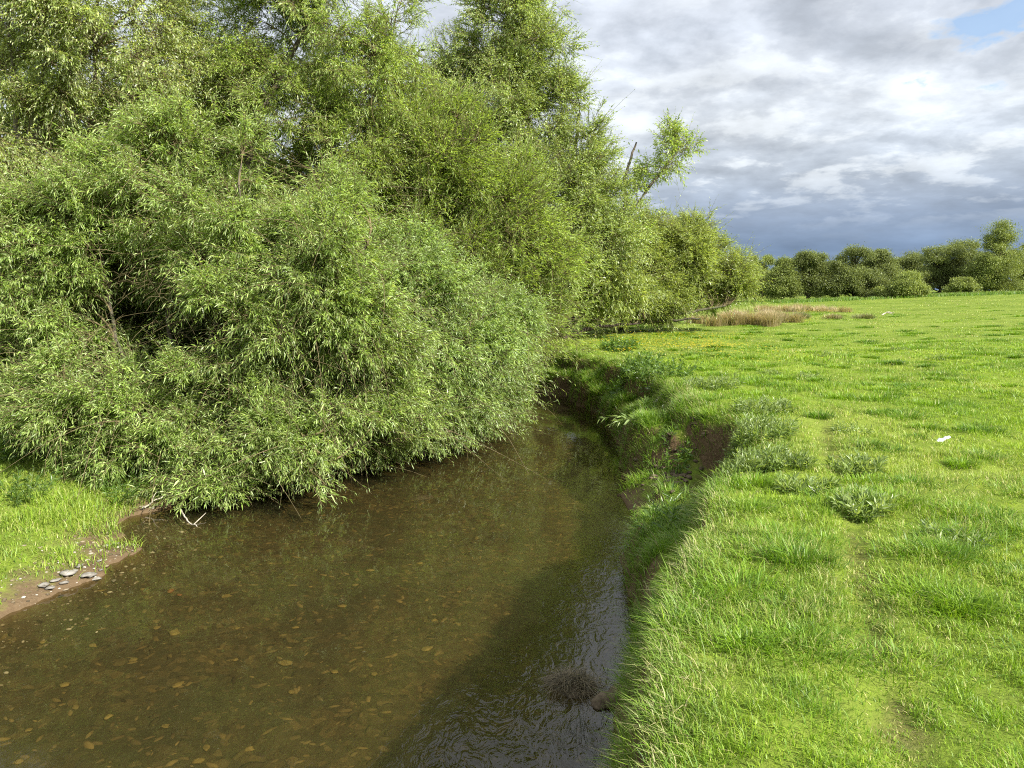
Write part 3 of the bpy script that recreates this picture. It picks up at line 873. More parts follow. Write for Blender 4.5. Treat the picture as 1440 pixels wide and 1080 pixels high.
tree('leaning_tree', 'slender tree leaning out to the right with an open leafy bough against grey sky', 'tree', (1.9, 27.2, 0),
     [[at(830, 400, 27), at(880, 310, 27), at(935, 235, 27), at(962, 200, 27)], [at(870, 330, 27), at(880, 250, 27.2), at(895, 200, 27.3)]],
     [(940, 215, 27, .8, .6, .6), (915, 240, 27.1, .6, .5, .5), (955, 240, 27, .55, .4, .5), (885, 225, 27.2, .35, .4, .5), (890, 275, 27, .55, .5, .5), (895, 330, 27, .8, .6, .7), (910, 300, 27, .4, .4, .4), (860, 350, 26.6, .8, .7, .7), (945, 190, 27, .5, .4, .35), (965, 210, 27, .3, .3, .35)],
     58, .34, 7, 4, 7, (.12, .043), mat='willow', r0=.10, group=WG, shootL=.40, droop=.1, up=.4, wide=.45)
tree('willow_bush', 'round willow bush with low sprawling branches at the meadow end of the copse', 'willow', (4.2, 29.6, 0),
     [[at(900, 420, 29.5), at(960, 360, 30), at(985, 310, 30)], [at(890, 440, 29.5), at(960, 440, 29), at(1020, 430, 29)], [at(880, 420, 29.3), at(900, 360, 29.5)], [at(880, 455, 29), at(930, 452, 28.5), at(985, 448, 28)]],
     [(945, 372, 30, 1.9, 1.5, 1.4), (905, 350, 29.5, 1.2, 1.1, 1.0), (880, 385, 29, 1.2, 1, 1.1), (985, 325, 30, .65, .7, .6), (895, 395, 29, 1.4, 1.1, 1.2), (1000, 385, 30, 1.1, 1, .9), (860, 420, 28, 1.2, 1.0, .9), (1030, 392, 30, .7, .7, .6), (925, 425, 29.2, 1.0, .9, .5)],
     210, .60, 12, 9, 9, (.14, .030), mat='round', r0=.10, group=WG, shootL=.45, droop=.12, up=.4, leafdroop=.2, wild=260, shell=.3)
# the copse behind
for (bx, by, cr, lab, mt, nm) in [
    (-13.0, 18.5, [(40, 150, 18.5, 1.8, 1.4, 1.5), (60, 330, 18, 2.6, 1.5, 1.8), (-40, 240, 18, 2, 1.5, 2), (150, 420, 17.5, 2, 1.2, 1.2)], 'shaded tree deep in the copse behind the pale trunk', 'copse', 'copse_tree'),
    (-8.2, 19.0, [(270, 180, 19, 1.9, 1.4, 1.4), (250, 340, 18.5, 2.5, 1.5, 1.8), (330, 260, 19, 1.8, 1.3, 1.6)], 'shaded tree in the copse seen through gaps above the front bush', 'copse', 'copse_tree'),
    (-4.6, 17.6, [(480, 330, 17.6, 1.8, 1.2, 1.4), (500, 200, 17.6, 1.5, 1.2, 1.3), (560, 420, 17.4, 1.5, 1.0, 1.2), (440, 450, 17.2, 1.6, 1, 1.2), (640, 450, 17.4, 1.0, .7, .9)], 'shaded willow hidden behind the feathery willow', 'copse', 'copse_tree'),
    (-9.5, 30, [(420, 330, 30, 3, 2, 3), (250, 300, 30, 3.2, 2, 3), (560, 300, 30, 3, 2, 3), (330, 180, 30, 3, 2, 2.6), (480, 400, 29, 4, 1.5, 1.2), (200, 410, 29, 4, 1.5, 1.2)], 'big tree far back behind the copse on the other side of the bend', 'copse', 'copse_tree'),
    (-18, 30, [(0, 330, 30, 3, 2, 3), (120, 300, 30, 3.2, 2, 3), (-100, 300, 30, 3, 2, 3), (60, 180, 30, 3, 2, 2.6), (0, 410, 29, 4, 1.5, 1.2), (100, 420, 29, 3, 1.5, 1.2)], 'big tree far back behind the pale trunk at the edge of the copse', 'copse', 'copse_tree'),
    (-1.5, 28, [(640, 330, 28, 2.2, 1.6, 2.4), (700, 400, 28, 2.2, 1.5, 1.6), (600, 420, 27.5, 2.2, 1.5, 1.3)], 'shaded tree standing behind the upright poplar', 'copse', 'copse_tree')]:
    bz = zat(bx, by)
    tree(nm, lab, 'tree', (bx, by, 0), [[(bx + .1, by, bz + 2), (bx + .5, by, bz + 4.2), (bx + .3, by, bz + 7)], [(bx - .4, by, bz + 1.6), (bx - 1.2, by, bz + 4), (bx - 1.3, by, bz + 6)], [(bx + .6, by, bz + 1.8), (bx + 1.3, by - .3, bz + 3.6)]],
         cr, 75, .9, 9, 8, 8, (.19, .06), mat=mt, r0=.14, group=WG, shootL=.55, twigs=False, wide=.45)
for (bx, by, cr, lab) in [
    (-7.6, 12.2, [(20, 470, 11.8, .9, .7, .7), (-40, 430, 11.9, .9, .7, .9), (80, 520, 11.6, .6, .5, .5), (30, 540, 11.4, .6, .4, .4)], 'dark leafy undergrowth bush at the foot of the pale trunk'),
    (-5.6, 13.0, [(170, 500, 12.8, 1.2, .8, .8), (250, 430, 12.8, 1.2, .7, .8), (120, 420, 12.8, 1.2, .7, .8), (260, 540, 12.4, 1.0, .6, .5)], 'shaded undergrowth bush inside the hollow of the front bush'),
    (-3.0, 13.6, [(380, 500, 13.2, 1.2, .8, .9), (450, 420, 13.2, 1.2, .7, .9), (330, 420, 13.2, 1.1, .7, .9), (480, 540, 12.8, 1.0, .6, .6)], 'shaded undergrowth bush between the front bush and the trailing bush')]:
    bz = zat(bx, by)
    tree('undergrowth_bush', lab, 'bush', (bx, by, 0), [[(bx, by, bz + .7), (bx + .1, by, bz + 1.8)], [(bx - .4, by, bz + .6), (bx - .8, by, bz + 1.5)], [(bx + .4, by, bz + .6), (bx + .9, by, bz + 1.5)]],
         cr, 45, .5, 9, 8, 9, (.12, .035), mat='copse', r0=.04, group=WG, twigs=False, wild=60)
tree('undergrowth_bush', 'thicket of dark stems and low leaves below the leaning tree', 'bush', (1.6, 24.6, 0),
     [[at(800, 450, 24.6), at(770, 420, 24.5)], [at(840, 460, 24.8), at(900, 455, 25.2)], [at(820, 440, 25), at(850, 410, 25)], [at(790, 462, 24.2), at(760, 455, 23.8)]],
     [(800, 400, 24.6, 1.2, .9, .6), (860, 400, 25.2, 1.1, .9, .5), (755, 440, 23.9, .6, .6, .5), (720, 425, 24, 1.0, .8, .8)],
     46, .55, 9, 7, 9, (.15, .04), mat='round', r0=.10, group=WG, bark='darkwood', wild=60)

# far tree line beyond the meadow
FG = 'trees along the far side of the meadow'
far = [(1062, 84, 361, 66, 1.0, 'far_b', 'pale green tree of the far line, nearest the round willow bush'),
       (1100, 80, 366, 44, .9, 'far_b', 'small far tree on a dark forked trunk, second in the line from the copse'),
       (1136, 80, 357, 58, 1.0, 'far', 'open-crowned far tree with sky gaps and a dark trunk, third in the line'),
       (1163, 96, 368, 44, 1.0, 'far', 'low far tree in the dip between the open-crowned tree and the broad dark ones'),
       (1200, 80, 351, 88, 1.1, 'far', 'broad domed dark green tree in the middle of the far line'),
       (1238, 82, 352, 62, 1.1, 'far', 'dark tree with a pointed top joined to the broad domed far tree'),
       (1270, 76, 386, 58, 1.2, 'far_b', 'low rounded bush standing in front of the far line'),
       (1277, 98, 357, 60, 1.0, 'far', 'ragged-topped tree behind the low rounded far bush'),
       (1322, 90, 350, 92, 1.1, 'far', 'wide low crowned tree next to the tallest far trees'),
       (1364, 92, 341, 76, 1.0, 'far', 'round topped tree beside the tallest tree of the far line'),
       (1405, 86, 313, 72, 1.0, 'far_b', 'tallest tree of the far line with a leafy tower crown'),
       (1448, 95, 345, 66, 1.0, 'far', 'dark tree at the far end of the line where the meadow rises'),
       (1500, 95, 350, 90, 1.0, 'far', 'last tree of the far line on the rise'),
       (1352, 84, 393, 40, 1.0, 'far_b', 'small rounded scrub bush at the foot of the round topped far tree'),
       (1030, 95, 372, 70, 1.0, 'far', 'distant tree partly hidden by the round willow bush')]
for (px, Y, top, wpx, dens, mt, lab) in far:
    x = at(px, 400, Y)[0]
    zb = float(zat(x, Y))
    zt = at(px, top, Y)[2]
    H = zt - zb
    Wd = wpx / FPX * Y
    root = empty('field_tree', (x, Y, zb), lab, 'tree', FG)
    base = np.array([x, Y, zb])
    tb, fo = MB(), MB()
    st = spline(np.array([[0, 0, -.1], [.1, 0, H * .2], [-.1, .1, H * .5], [.1, 0, H * .85]]), 12) + base
    tubes(tb, st[None], np.linspace(.28, .04, 12)[None] * H / 7, 7)
    tall = H > 1.5 * Wd
    nc = int(100 * dens)
    cs = []
    lobes = in_ball(7, .45) * .62
    lobes[0] = (rng.normal(0, .12), 0, .62); lobes[1] = (-.55, 0, -.45); lobes[2] = (.55, 0, -.4)
    lrad = rng.uniform(.36, .6, 7)
    for i in range(nc):
        q_ = int(rng.integers(0, 7))
        v = lobes[q_] + in_ball(1, .5)[0] * lrad[q_]
        h = min(1.0, .5 + .56 * v[2])
        prof = 1.0 if not tall else (1.05 - .45 * h)
        if px in (1100, 1136): h = .07 + .93 * h
        if px in (1062, 1136, 1277) and rng.random() < .2: continue
        c = base + np.array([v[0] * Wd * .54 * prof, v[1] * Wd * .42 * prof, H * (.04 + .94 * h)])
        cs.append(c)
        cs_n = len(cs)
        j = st[min(11, int((c[2] - zb) / H * 7) + 1)]
        lim = np.stack([j * (1 - t) + c * t + np.array([0, 0, .12 * H * math.sin(PI * t) * .4]) for t in np.linspace(0, 1, 5)])
        tubes(tb, lim[None], np.linspace(.09, .02, 5)[None] * H / 7, 5)
    cs = np.array(cs); nc = len(cs)
    per = 760
    k = nc * per
    cc = np.repeat(cs, per, 0)
    p = cc + np.clip(rng.normal(size=(k, 3)) * .62, -1.7, 1.7) * (H * .062 + .12) * rng.uniform(.45, 1.5, (nc, 1)).repeat(per, 0) * np.array([1.2, 1.2, .75])
    p = p[p[:, 2] > zb + .15]
    d = norm(rng.normal(size=p.shape))
    leaves_on(fo, p, d, np.full(len(p), .3), np.full(len(p), .2), 1, .16, .10, t0=.5, wide=.5)
    tb.build('trunk', M['darkwood'], root, smooth=True, loc=base)
    fo.build('crown', M[mt], root, loc=base)

# hedge line of longer sedge at the foot of the far trees
def sedge():
    mb = MB()
    n = 26000
    x = rng.uniform(14, 66, n)
    y = 74 + 5 * (fbm(x * .1, x * .03, 130, 2)) + rng.normal(0, 1.6, n)
    k = fbm(x * .3, y * .3, 131, 2) > .36
    x, y = x[k], y[k]
    n = len(x)
    blades(mb, np.stack([x, y, zat(x, y)], 1), rng.uniform(.12, .40, n) * sstep(66, 50, x) + .06, rng.uniform(.03, .06, n), rng.uniform(0, 6.28, n), rng.uniform(.2, .7, n),
           np.where(rng.random(n) < .1, .6, .05), np.clip(rng.normal(.3, .2, n), 0, 1))
    return mb.build('sedge', M['bankgrass'], attr=True)


tag(sedge(), 'belt of long dark sedge in front of the far trees', 'sedge', kind='stuff')

# ------------------------------------------------------------------ rushes
def rush(px, py, wpx, h, n, dryf, label, depth=.5):
    c = on(px, py, 0)
    zz = zat(c[0], c[1]); c = on(px, py, zz)
    W = wpx / FPX * c[1] * .5
    root = empty('rush_clump', (c[0], c[1], zat(c[0], c[1])), label, 'rushes', 'rush clumps on the meadow')
    mb = MB()
    nt_ = max(1, int(W / .13))
    tx = rng.uniform(-1, 1, nt_ + 2) * W
    j = rng.integers(0, len(tx), n)
    x = c[0] + tx[j] + rng.normal(0, .17, n); y = c[1] + rng.normal(0, depth * .5, len(tx))[j] + rng.normal(0, .15, n)
    th = rng.uniform(.7, 1.15, len(tx))[j]
    dry = np.clip(np.where(rng.random(n) < dryf, rng.uniform(.55, 1, n), rng.uniform(0, .3, n)), 0, 1)
    az = np.arctan2(y - c[1], x - c[0] - tx[j]) + rng.normal(0, .8, n)
    blades(mb, np.stack([x, y, zat(x, y) - .02], 1), h * th * rng.uniform(.6, 1.15, n), rng.uniform(.010, .022, n) * c[1] / 38, az, rng.uniform(.15, .75, n), dry, np.clip(rng.normal(.5, .2, n), 0, 1))
    mb.build('foliage', M['rush'], root, loc=root.location, attr=True)


rush(1040, 457, 96, .85, 6500, .85, 'largest clump of brown dead rushes on the meadow', 1.4)
rush(1008, 455, 60, .60, 2600, .8, 'low brown rushes against the round willow bush', 1.0)
rush(1094, 453, 46, .70, 2600, .75, 'brown rush clump next to the largest one', 1.0)
rush(1064, 456, 36, .62, 1800, .2, 'green rush tuft growing in front of the brown rushes', .6)
rush(1095, 437, 56, .75, 1800, .9, 'pale brown rushes behind, before the dark sedge', 1.4)
rush(1150, 436, 66, .60, 1600, .85, 'low rusty rushes before the far trees', 1.4)
rush(1126, 448, 24, .48, 900, .1, 'dark green rush tuft left of the yellow flowers', .5)
rush(1169, 449, 18, .40, 700, .45, 'small brownish rush tuft beside the yellow flowers', .4)
rush(1212, 447, 20, .42, 700, .1, 'small green rush tuft near the bleached branch', .4)

# ------------------------------------------------------------------ bank plants
def plant(name, label, cat, px, py, z0, rad, h, n, m, leaf, mat, droop=.1, group=None, ang=1.0, up=1.0, leafdroop=.2, tilt=(0, 0)):
    c = on(px, py, z0)
    for _ in range(4): c = on(px, py, max(float(zat(c[0], c[1])), WZ))
    root = empty(name, (c[0], c[1], zat(c[0], c[1])), label, cat, group)
    a = rng.uniform(0, 6.28, n); r = rad * np.sqrt(rng.random(n))
    x = c[0] + r * np.cos(a); y = c[1] + r * np.sin(a)
    o = np.stack([x, y, zat(x, y) - .01], 1)
    o[:, 2] = np.maximum(o[:, 2], WZ - .05)
    d = norm(np.stack([np.cos(a) * r / rad * .7 + tilt[0], np.sin(a) * r / rad * .7 + tilt[1], np.full(n, up)], 1) + rng.normal(0, .25, (n, 3)))
    L = h * rng.uniform(.55, 1.2, n)
    dr = np.full(n, droop) * rng.uniform(.3, 1.5, n)
    f = MB(); s = f
    tt = np.linspace(0, 1, 5)[None, :, None]
    pts = o[:, None] + d[:, None] * L[:, None, None] * tt + np.array([0, 0, -1.0]) * dr[:, None, None] * L[:, None, None] * tt ** 2
    tubes(s, pts, np.tile(np.linspace(.004, .0015, 5), (n, 1)), 4)
    leaves_on(f, o, d, L, dr, m, leaf[0], leaf[1], ang=ang, leafdroop=leafdroop, t0=.05, wide=.4)
    f.build('foliage', M[mat], root, loc=root.location)
    return root


TG = 'thistle clumps on the bank top'
for px, py, rad, h, n, lab in [
    (1058, 612, .42, .24, 130, 'bushy thistle clump on the lip above the bare earth scar'),
    (1030, 672, .36, .24, 130, 'spreading grey green thistle clump at the near edge of the bare earth scar'),
    (1100, 655, .28, .15, 60, 'low thistle patch between the scar and the trodden track'),
    (1200, 662, .22, .15, 40, 'thistle clump on the meadow just beyond the start of the track'),
    (1212, 722, .17, .15, 40, 'dark sided thistle clump beside the trodden track'),
    (1075, 578, .35, .18, 70, 'thistle clump behind the bushy one along the bank lip'),
    (1000, 545, .45, .2, 70, 'thistle patch further along the bank top near the pale stick'),
    (1128, 690, .2, .12, 40, 'tiny thistle patch on the trodden track')]:
    plant('thistle_clump', lab, 'thistle', px, py, 0, rad, h * .85, int(n * 1.3), 12, (.095, .021), 'thistle', group=TG, up=1.5, ang=.8, droop=.05)
NG = 'leafy weeds on the bank face'
for px, py, z0, rad, h, n, lab, lf, mt in [
    (890, 520, -.3, .42, .45, 70, 'tall dock and nettle clump at the bank corner near the bend', (.13, .045), 'nettle'),
    (935, 530, -.2, .5, .40, 70, 'nettle clump on the bank beyond the pale stick', (.10, .036), 'nettle'),
    (870, 548, -.7, .35, .35, 45, 'broad leaved weeds low on the bank by the bend', (.14, .05), 'nettle'),
    (925, 745, -.8, .22, .38, 16, 'willowherb shoots growing at the shaded foot of the near bank', (.13, .024), 'nettle'),
    (940, 660, -.7, .25, .30, 18, 'leafy weeds on the earth slump', (.12, .03), 'nettle'),
    (905, 640, -.9, .2, .3, 16, 'small weeds at the waterline below the grassy slump', (.1, .025), 'nettle')]:
    plant('bank_weeds', lab, 'weeds', px, py, z0, rad, h, n, 12, lf, mt, group=NG, ang=1.1)
for px, py, rad, h, n, lab in [(60, 640, .55, .5, 60, 'tall pale weeds on the low bank in front of the pale trunk'), (150, 668, .4, .42, 46, 'leafy weeds where the low bank meets the front bush'), (20, 700, .4, .3, 40, 'short weeds at the very edge of the view on the low bank'), (185, 690, .3, .38, 34, 'small leafy weeds beside the forked twig')]:
    plant('bank_weeds', lab, 'weeds', px, py, -.6, rad, h, n, 12, (.10, .022), 'nettle', group='weeds on the low bank', ang=.9)
# small tufts dotted over the meadow
for px, py, lab in [(1160, 500, 'small weed rosette far out on the meadow'), (1265, 492, 'dark dropping like weed tuft in mid meadow'), (1135, 532, 'thistle seedling beyond the bank-top thistles'),
                    (1085, 527, 'low thistle near the buttercups'), (1320, 506, 'wide dark grass tuft in the middle of the meadow'), (1200, 607, 'dark grass tuft behind the thistle by the track'), (1330, 765, 'low grey green weed tuft near the right edge of the view')]:
    plant('weed_tuft', lab, 'weed', px, py, 0, .15 + .0001 * (1000 - py), .12, 26, 10, (.07, .016), 'thistle', group='weed tufts scattered over the meadow')
# sprig hanging over the water
root = plant('leafy_sprig', 'single pale leafy sprig reaching out over the water from the bank', 'sprig', 905, 612, -.9, .04, .75, 3, 14, (.15, .03), 'thistle', tilt=(-2.2, -.2), up=.75, droop=.35)

# buttercups
def buttercups():
    mb = MB()
    spots = [(940, 482, 120, 11, 650), (1000, 490, 60, 8, 260), (1150, 441, 50, 3, 500), (1130, 452, 30, 4, 160), (890, 490, 60, 7, 200), (1060, 505, 90, 14, 80)]
    ps = []
    for px, py, sx_, sy_, n in spots:
        for _ in range(n):
            ps.append(on(px + rng.normal() * sx_ * .5, min(1000, max(431, py + rng.normal() * sy_ * .6)), 0))
    ps = np.array(ps)
    k = zone_at(ps[:, 0], ps[:, 1]) == 0
    ps = ps[k]
    ps[:, 2] = zat(ps[:, 0], ps[:, 1]) + rng.uniform(.08, .16, len(ps))
    n = len(ps)
    a = np.arange(6) * PI / 3
    r = (.011 + .0006 * ps[:, 1])[:, None]
    ring = ps[:, None, :] + np.stack([np.cos(a)[None] * r, np.sin(a)[None] * r, np.full((n, 6), .008)], -1)
    v = np.concatenate([ps[:, None], ring], 1)
    i = np.arange(n)[:, None] * 7
    f = np.concatenate([i + np.array([0, 1 + j, 1 + (j + 1) % 6]) for j in range(6)])
    mb.add(v, [f])
    return mb.build('buttercups', M['butter'])


tag(buttercups(), 'yellow buttercups flowering in the grass near the bend', 'flowers', kind='stuff')

# ------------------------------------------------------------------ small things
def stone_mesh(mb, c, r, flat=.45, sub=1, rough=.22):
    import bmesh
    bm = bmesh.new()
    bmesh.ops.create_icosphere(bm, subdivisions=sub, radius=1)
    v = np.array([q.co[:] for q in bm.verts]); f = np.array([[q.index for q in p_.verts] for p_ in bm.faces])
    bm.free()
    s = rng.uniform(.75, 1.25, 3)
    v = v * (1 + rng.normal(0, rough, (len(v), 1)) * .5) * s * np.array([1.2, .85, flat])
    a = rng.uniform(0, 6.28)
    R = np.array([[math.cos(a), -math.sin(a), 0], [math.sin(a), math.cos(a), 0], [0, 0, 1]])
    mb.add((v * r) @ R.T + np.asarray(c), [f])


# bed gravel (stuff) and the pale shingle on the spit
def gravel(name, n, region, mat, rmin, rmax, lift):
    mb = MB()
    x, y = region(n)
    z = zat(x, y)
    ico = MB(); stone_mesh(ico, (0, 0, 0), 1, .5, 1, .15)
    V = ico.v[0]; F = ico.f[0]
    k = len(x)
    r = rmin + (rmax - rmin) * rng.random(k) ** 3
    a = rng.uniform(0, 6.28, k)
    sx_ = rng.uniform(.8, 1.4, k); sy_ = rng.uniform(.6, 1.0, k)
    vx = V[None, :, 0] * sx_[:, None]; vy = V[None, :, 1] * sy_[:, None]
    X = x[:, None] + (vx * np.cos(a)[:, None] - vy * np.sin(a)[:, None]) * r[:, None]
    Y = y[:, None] + (vx * np.sin(a)[:, None] + vy * np.cos(a)[:, None]) * r[:, None]
    Z = z[:, None] + (V[None, :, 2] * rng.uniform(.6, 1.1, k)[:, None] + lift) * r[:, None]
    i = (np.arange(k) * len(V))[:, None, None]
    mb.add(np.stack([X, Y, Z], -1), [(F[None] + i).reshape(-1, 3)])
    return mb.build(name, mat)


def reg_bed(n):
    y = 3.2 + 11 * rng.random(n) ** 1.2; x = rng.uniform(-5, 1.6, n)
    k = zone_at(x, y) == 2
    return x[k], y[k]


def reg_spit(n):
    y = rng.uniform(4.6, 9.6, n); x = rng.uniform(-6, -3.4, n)
    ds = pl_dist(np.stack([x, y], 1), shore)
    k = (ds < .75 * rng.random(n) + .05)
    return x[k], y[k]


tag(gravel('river_gravel', 14000, reg_bed, M['bedgravel'], .008, .05, -.2), 'brown gravel covering the shallow river bed', 'gravel', kind='stuff')
tag(gravel('shingle', 5200, reg_spit, M['gravel'], .006, .026, .15), 'grey shingle along the water edge of the low grassy bank', 'shingle', kind='stuff')

def reg_scar(n):
    y = rng.uniform(8.0, 10.9, n); x = rng.uniform(1.6, 2.7, n)
    k = (zone_at(x, y) == 1) & (rng.random(n) < np.exp(-(((x - 2.1) / .4) ** 2 + ((y - 9.4) / 1.0) ** 2)))
    return x[k], y[k]


tag(gravel('earth_clods', 900, reg_scar, M['clod'], .008, .06, .2), 'crumbled brown clods on the bare earth scar of the bank', 'earth', kind='stuff')
sm = []
for i in range(4):
    mb = MB(); stone_mesh(mb, (0, 0, 0), 1, .35, 2, .26)
    o = mb.build('river_stone', M['ochre_stone'], smooth=True)
    sm.append(o)
proto_used = [False] * 4


def put_stone(name, px, py, r, label, cat, group, mat=None, zoff=.1):
    i = int(rng.integers(0, 4))
    c = on(px, py, WZ - .3)
    for _ in range(14): c = .5 * c + .5 * on(px, py, float(zat(c[0], c[1])) + .02)
    o = sm[i].copy()
    if mat is not None:
        o.data = sm[i].data.copy(); o.data.materials[0] = mat
    o.name = name
    o.location = (c[0], c[1], float(zat(c[0], c[1])) + r * zoff)
    r *= float(rng.uniform(.65, 1.1)); o.scale = (r * float(rng.uniform(.8, 1.3)), r, r * .8)
    o.rotation_euler = (0, 0, float(rng.uniform(0, 6.28)))
    COL.objects.link(o)
    tag(o, label, cat, group)
    return o


BG = 'ochre stones on the river bed'
lone = 'rounded ochre stone lying under water on the brown river bed'
for px, py, r in [(470, 942, .055), (526, 945, .05), (245, 887, .06), (333, 881, .04), (187, 925, .04), (152, 1005, .05), (40, 1023, .03), (232, 1018, .04), (278, 1067, .035), (25, 1068, .04), (410, 970, .05),
                  (290, 1048, .03), (415, 880, .03), (318, 836, .045), (310, 781, .04), (200, 826, .03), (400, 930, .045), (350, 1050, .03), (520, 800, .035), (590, 790, .035), (563, 757, .03), (600, 910, .04), (436, 823, .03),
                  (645, 830, .04), (610, 870, .035), (130, 905, .035), (90, 960, .045), (250, 960, .04), (60, 900, .035), (350, 700, .03), (490, 720, .03), (220, 880, .035), (480, 850, .04), (150, 850, .04), (380, 790, .035), (330, 925, .035)]:
    put_stone('river_stone', px, py, r, lone, 'stone', BG)
put_stone('river_stone', 240, 829, .055, 'reddish stone under the shallow water off the shingle spit', 'stone', None, M['rust_stone'])
put_stone('river_stone', 252, 834, .04, 'smaller reddish stone touching the other red stone off the spit', 'stone', None, M['rust_stone'])
SG = 'pale stones on the shingle spit'
for px, py, r in [(62, 822, .06), (70, 826, .05), (95, 806, .07), (104, 802, .05), (122, 812, .07), (134, 808, .05), (130, 818, .055), (112, 795, .045), (150, 766, .035), (172, 770, .03), (162, 763, .03), (185, 748, .025), (205, 735, .025), (140, 787, .03), (160, 815, .03), (78, 815, .04), (90, 818, .035), (142, 800, .03)]:
    put_stone('shingle_stone', px, py, r, 'flat pale grey stone on the shingle spit below the willow bush', 'stone', SG, M['pale_stone'], zoff=.35)
for o in sm: bpy.data.objects.remove(o)

# raft of straw caught in the water
c = on(805, 965, WZ)
root = empty('straw_raft', c, 'raft of dead straw and weed snagged in the water by the near bank', 'debris')
mb = MB()
n = 1100
a = rng.uniform(0, 6.28, n); r = np.sqrt(rng.random(n)) * .145
p = np.stack([c[0] + r * np.cos(a) * 1.0, c[1] + r * np.sin(a) * .9, WZ + .08 * (1 - (r / .145) ** 2) * rng.random(n)], 1)
blades(mb, p, rng.uniform(.05, .17, n), rng.uniform(.002, .004, n), rng.uniform(0, 6.28, n), rng.uniform(1.2, 1.6, n), np.where(rng.random(n) < .28, rng.uniform(.4, 1, n), 0), rng.random(n), up=.66)
mb.build('straw', M['straw'], root, loc=c, attr=True)
mb = MB()
for k in range(9):
    stone_mesh(mb, c + np.array([rng.normal(0, .06), rng.normal(0, .05), .0]), .07, .45, 2, .2)
mb.build('mud_core', M['clod'], root, loc=c)
c = on(862, 985, WZ)
mb = MB()
for dx, dy, r in [(0, 0, .11), (.12, .05, .10), (-.09, -.05, .07), (.18, .12, .12), (.05, .1, .08)]:
    stone_mesh(mb, c + np.array([dx, dy, .0]), r, .55, 3, .12)
tag(mb.build('earth_clod', M['clod'], smooth=True, loc=c), 'fallen clod of brown earth at the foot of the near bank beside the straw raft', 'clod')
# dark drowned weed stems below the raft
c = on(815, 1040, WZ)
root = empty('water_weed', c, 'dark drowned weed stems trailing in the water below the straw raft', 'weed')
mb = MB()
n = 60
p = np.stack([c[0] + rng.normal(0, .10, n), c[1] + rng.normal(0, .13, n), np.full(n, WZ - .02)], 1)
blades(mb, p, rng.uniform(.08, .26, n), rng.uniform(.002, .004, n), rng.normal(1.7, .7, n), rng.uniform(.6, 1.2, n), np.zeros(n), rng.random(n))
mb.build('foliage', M['weed'], root, loc=c, attr=True)

def stick(name, label, cat, pts, r, mat='dead', forks=()):
    base = np.asarray(pts[0], float)
    root = empty(name, base, label, cat)
    mb = MB()
    p = spline(pts, 14)
    p[1:-1] += rng.normal(0, r * .5, (12, 3))
    tubes(mb, p[None], np.linspace(r, r * .4, 14)[None], 6)
    for f in forks:
        q = spline(f, 8)
        tubes(mb, q[None], np.linspace(r * .6, r * .2, 8)[None], 5)
    mb.build('branch', M[mat], root, smooth=True, loc=base)


a0 = on(946, 550, -.15)
Y = a0[1]
stick('dead_stick', 'bleached curved stick poking out of the bank above the water', 'stick', [at(950, 549, Y), at(938, 552, Y - .1), at(926, 559, Y - .2), at(919, 568, Y - .25)], .016, forks=[[at(926, 559, Y - .2), at(924, 566, Y - .25), at(927, 570, Y - .25)]])
c0 = on(1245, 443, 0); zz = float(zat(c0[0], c0[1])); c0 = on(1245, 443, zz)
Y = c0[1]
stick('dead_branch', 'bleached fallen branch lying far out on the meadow', 'branch', [at(1240, 444, Y) + [0, 0, .05], at(1248, 442, Y) + [0, 0, .1], at(1257, 441.5, Y) + [0, 0, .10]], .045, forks=[[at(1248, 442, Y) + [0, 0, .1], at(1256, 443.5, Y - .3) + [0, 0, .05]]])
stick('snagged_twig', 'grey twig lying in the shallows under the front bush', 'twig', [np.append(on(255, 722, WZ)[:2], WZ + .04), np.append(on(265, 735, WZ)[:2], WZ + .01), np.append(on(283, 742, WZ)[:2], WZ - .01)], .012, forks=[[np.append(on(272, 738, WZ)[:2], WZ + .0), np.append(on(290, 728, WZ)[:2], WZ + .06)]])
stick('snagged_twig', 'bleached forked twig leaning from the shingle spit into the front bush', 'twig', [at(200, 716, 9.0), at(214, 706, 9.1), at(228, 698, 9.2), at(240, 690, 9.3)], .012, forks=[[at(214, 706, 9.1), at(216, 698, 9.1), at(222, 690, 9.15)], [at(205, 712, 9.0), at(196, 712, 8.9)]])

# crumpled white litter on the meadow
c = on(1325, 616, 0); c = on(1325, 616, float(zat(c[0], c[1])) + .05)
z0 = float(zat(c[0], c[1]))
gxx, gyy = np.meshgrid(np.linspace(-1, 1, 12), np.linspace(-1, 1, 9))
hx = gxx * .085 * (1 - .35 * np.abs(gyy)); hy = gyy * .06
hz = .022 + .035 * (fbm(gxx * 1.6 + 5, gyy * 1.6, 140, 3) - .5) * 2 + .03 * gxx
ii = np.arange(hx.size).reshape(hx.shape)
mb = MB()
q = np.stack([ii[:-1, :-1], ii[:-1, 1:], ii[1:, 1:], ii[1:, :-1]], -1).reshape(-1, 4)
mb.add(np.stack([hx + c[0], hy + c[1], hz + z0], -1), [q])
o = mb.build('litter', M['litter'], loc=(c[0], c[1], z0))
md = o.modifiers.new('thickness', 'SOLIDIFY'); md.thickness = .004
tag(o, 'crumpled scrap of white litter lying on the grass', 'litter')

# ------------------------------------------------------------------ light and sky
SUN_EL = math.radians(37)
sv = np.array([.80, -.60])
SUN = Vector((sv[0] * math.cos(SUN_EL), sv[1] * math.cos(SUN_EL), math.sin(SUN_EL)))
ld = bpy.data.lights.new('sun', 'SUN')
ld.energy = 5.0
ld.angle = math.radians(.53)
ld.color = (1, .95, .86)
lo = bpy.data.objects.new('sun', ld)
lo.rotation_euler = (-SUN).to_track_quat('-Z', 'Y').to_euler()
lo.location = (20, -20, 30)
COL.objects.link(lo)

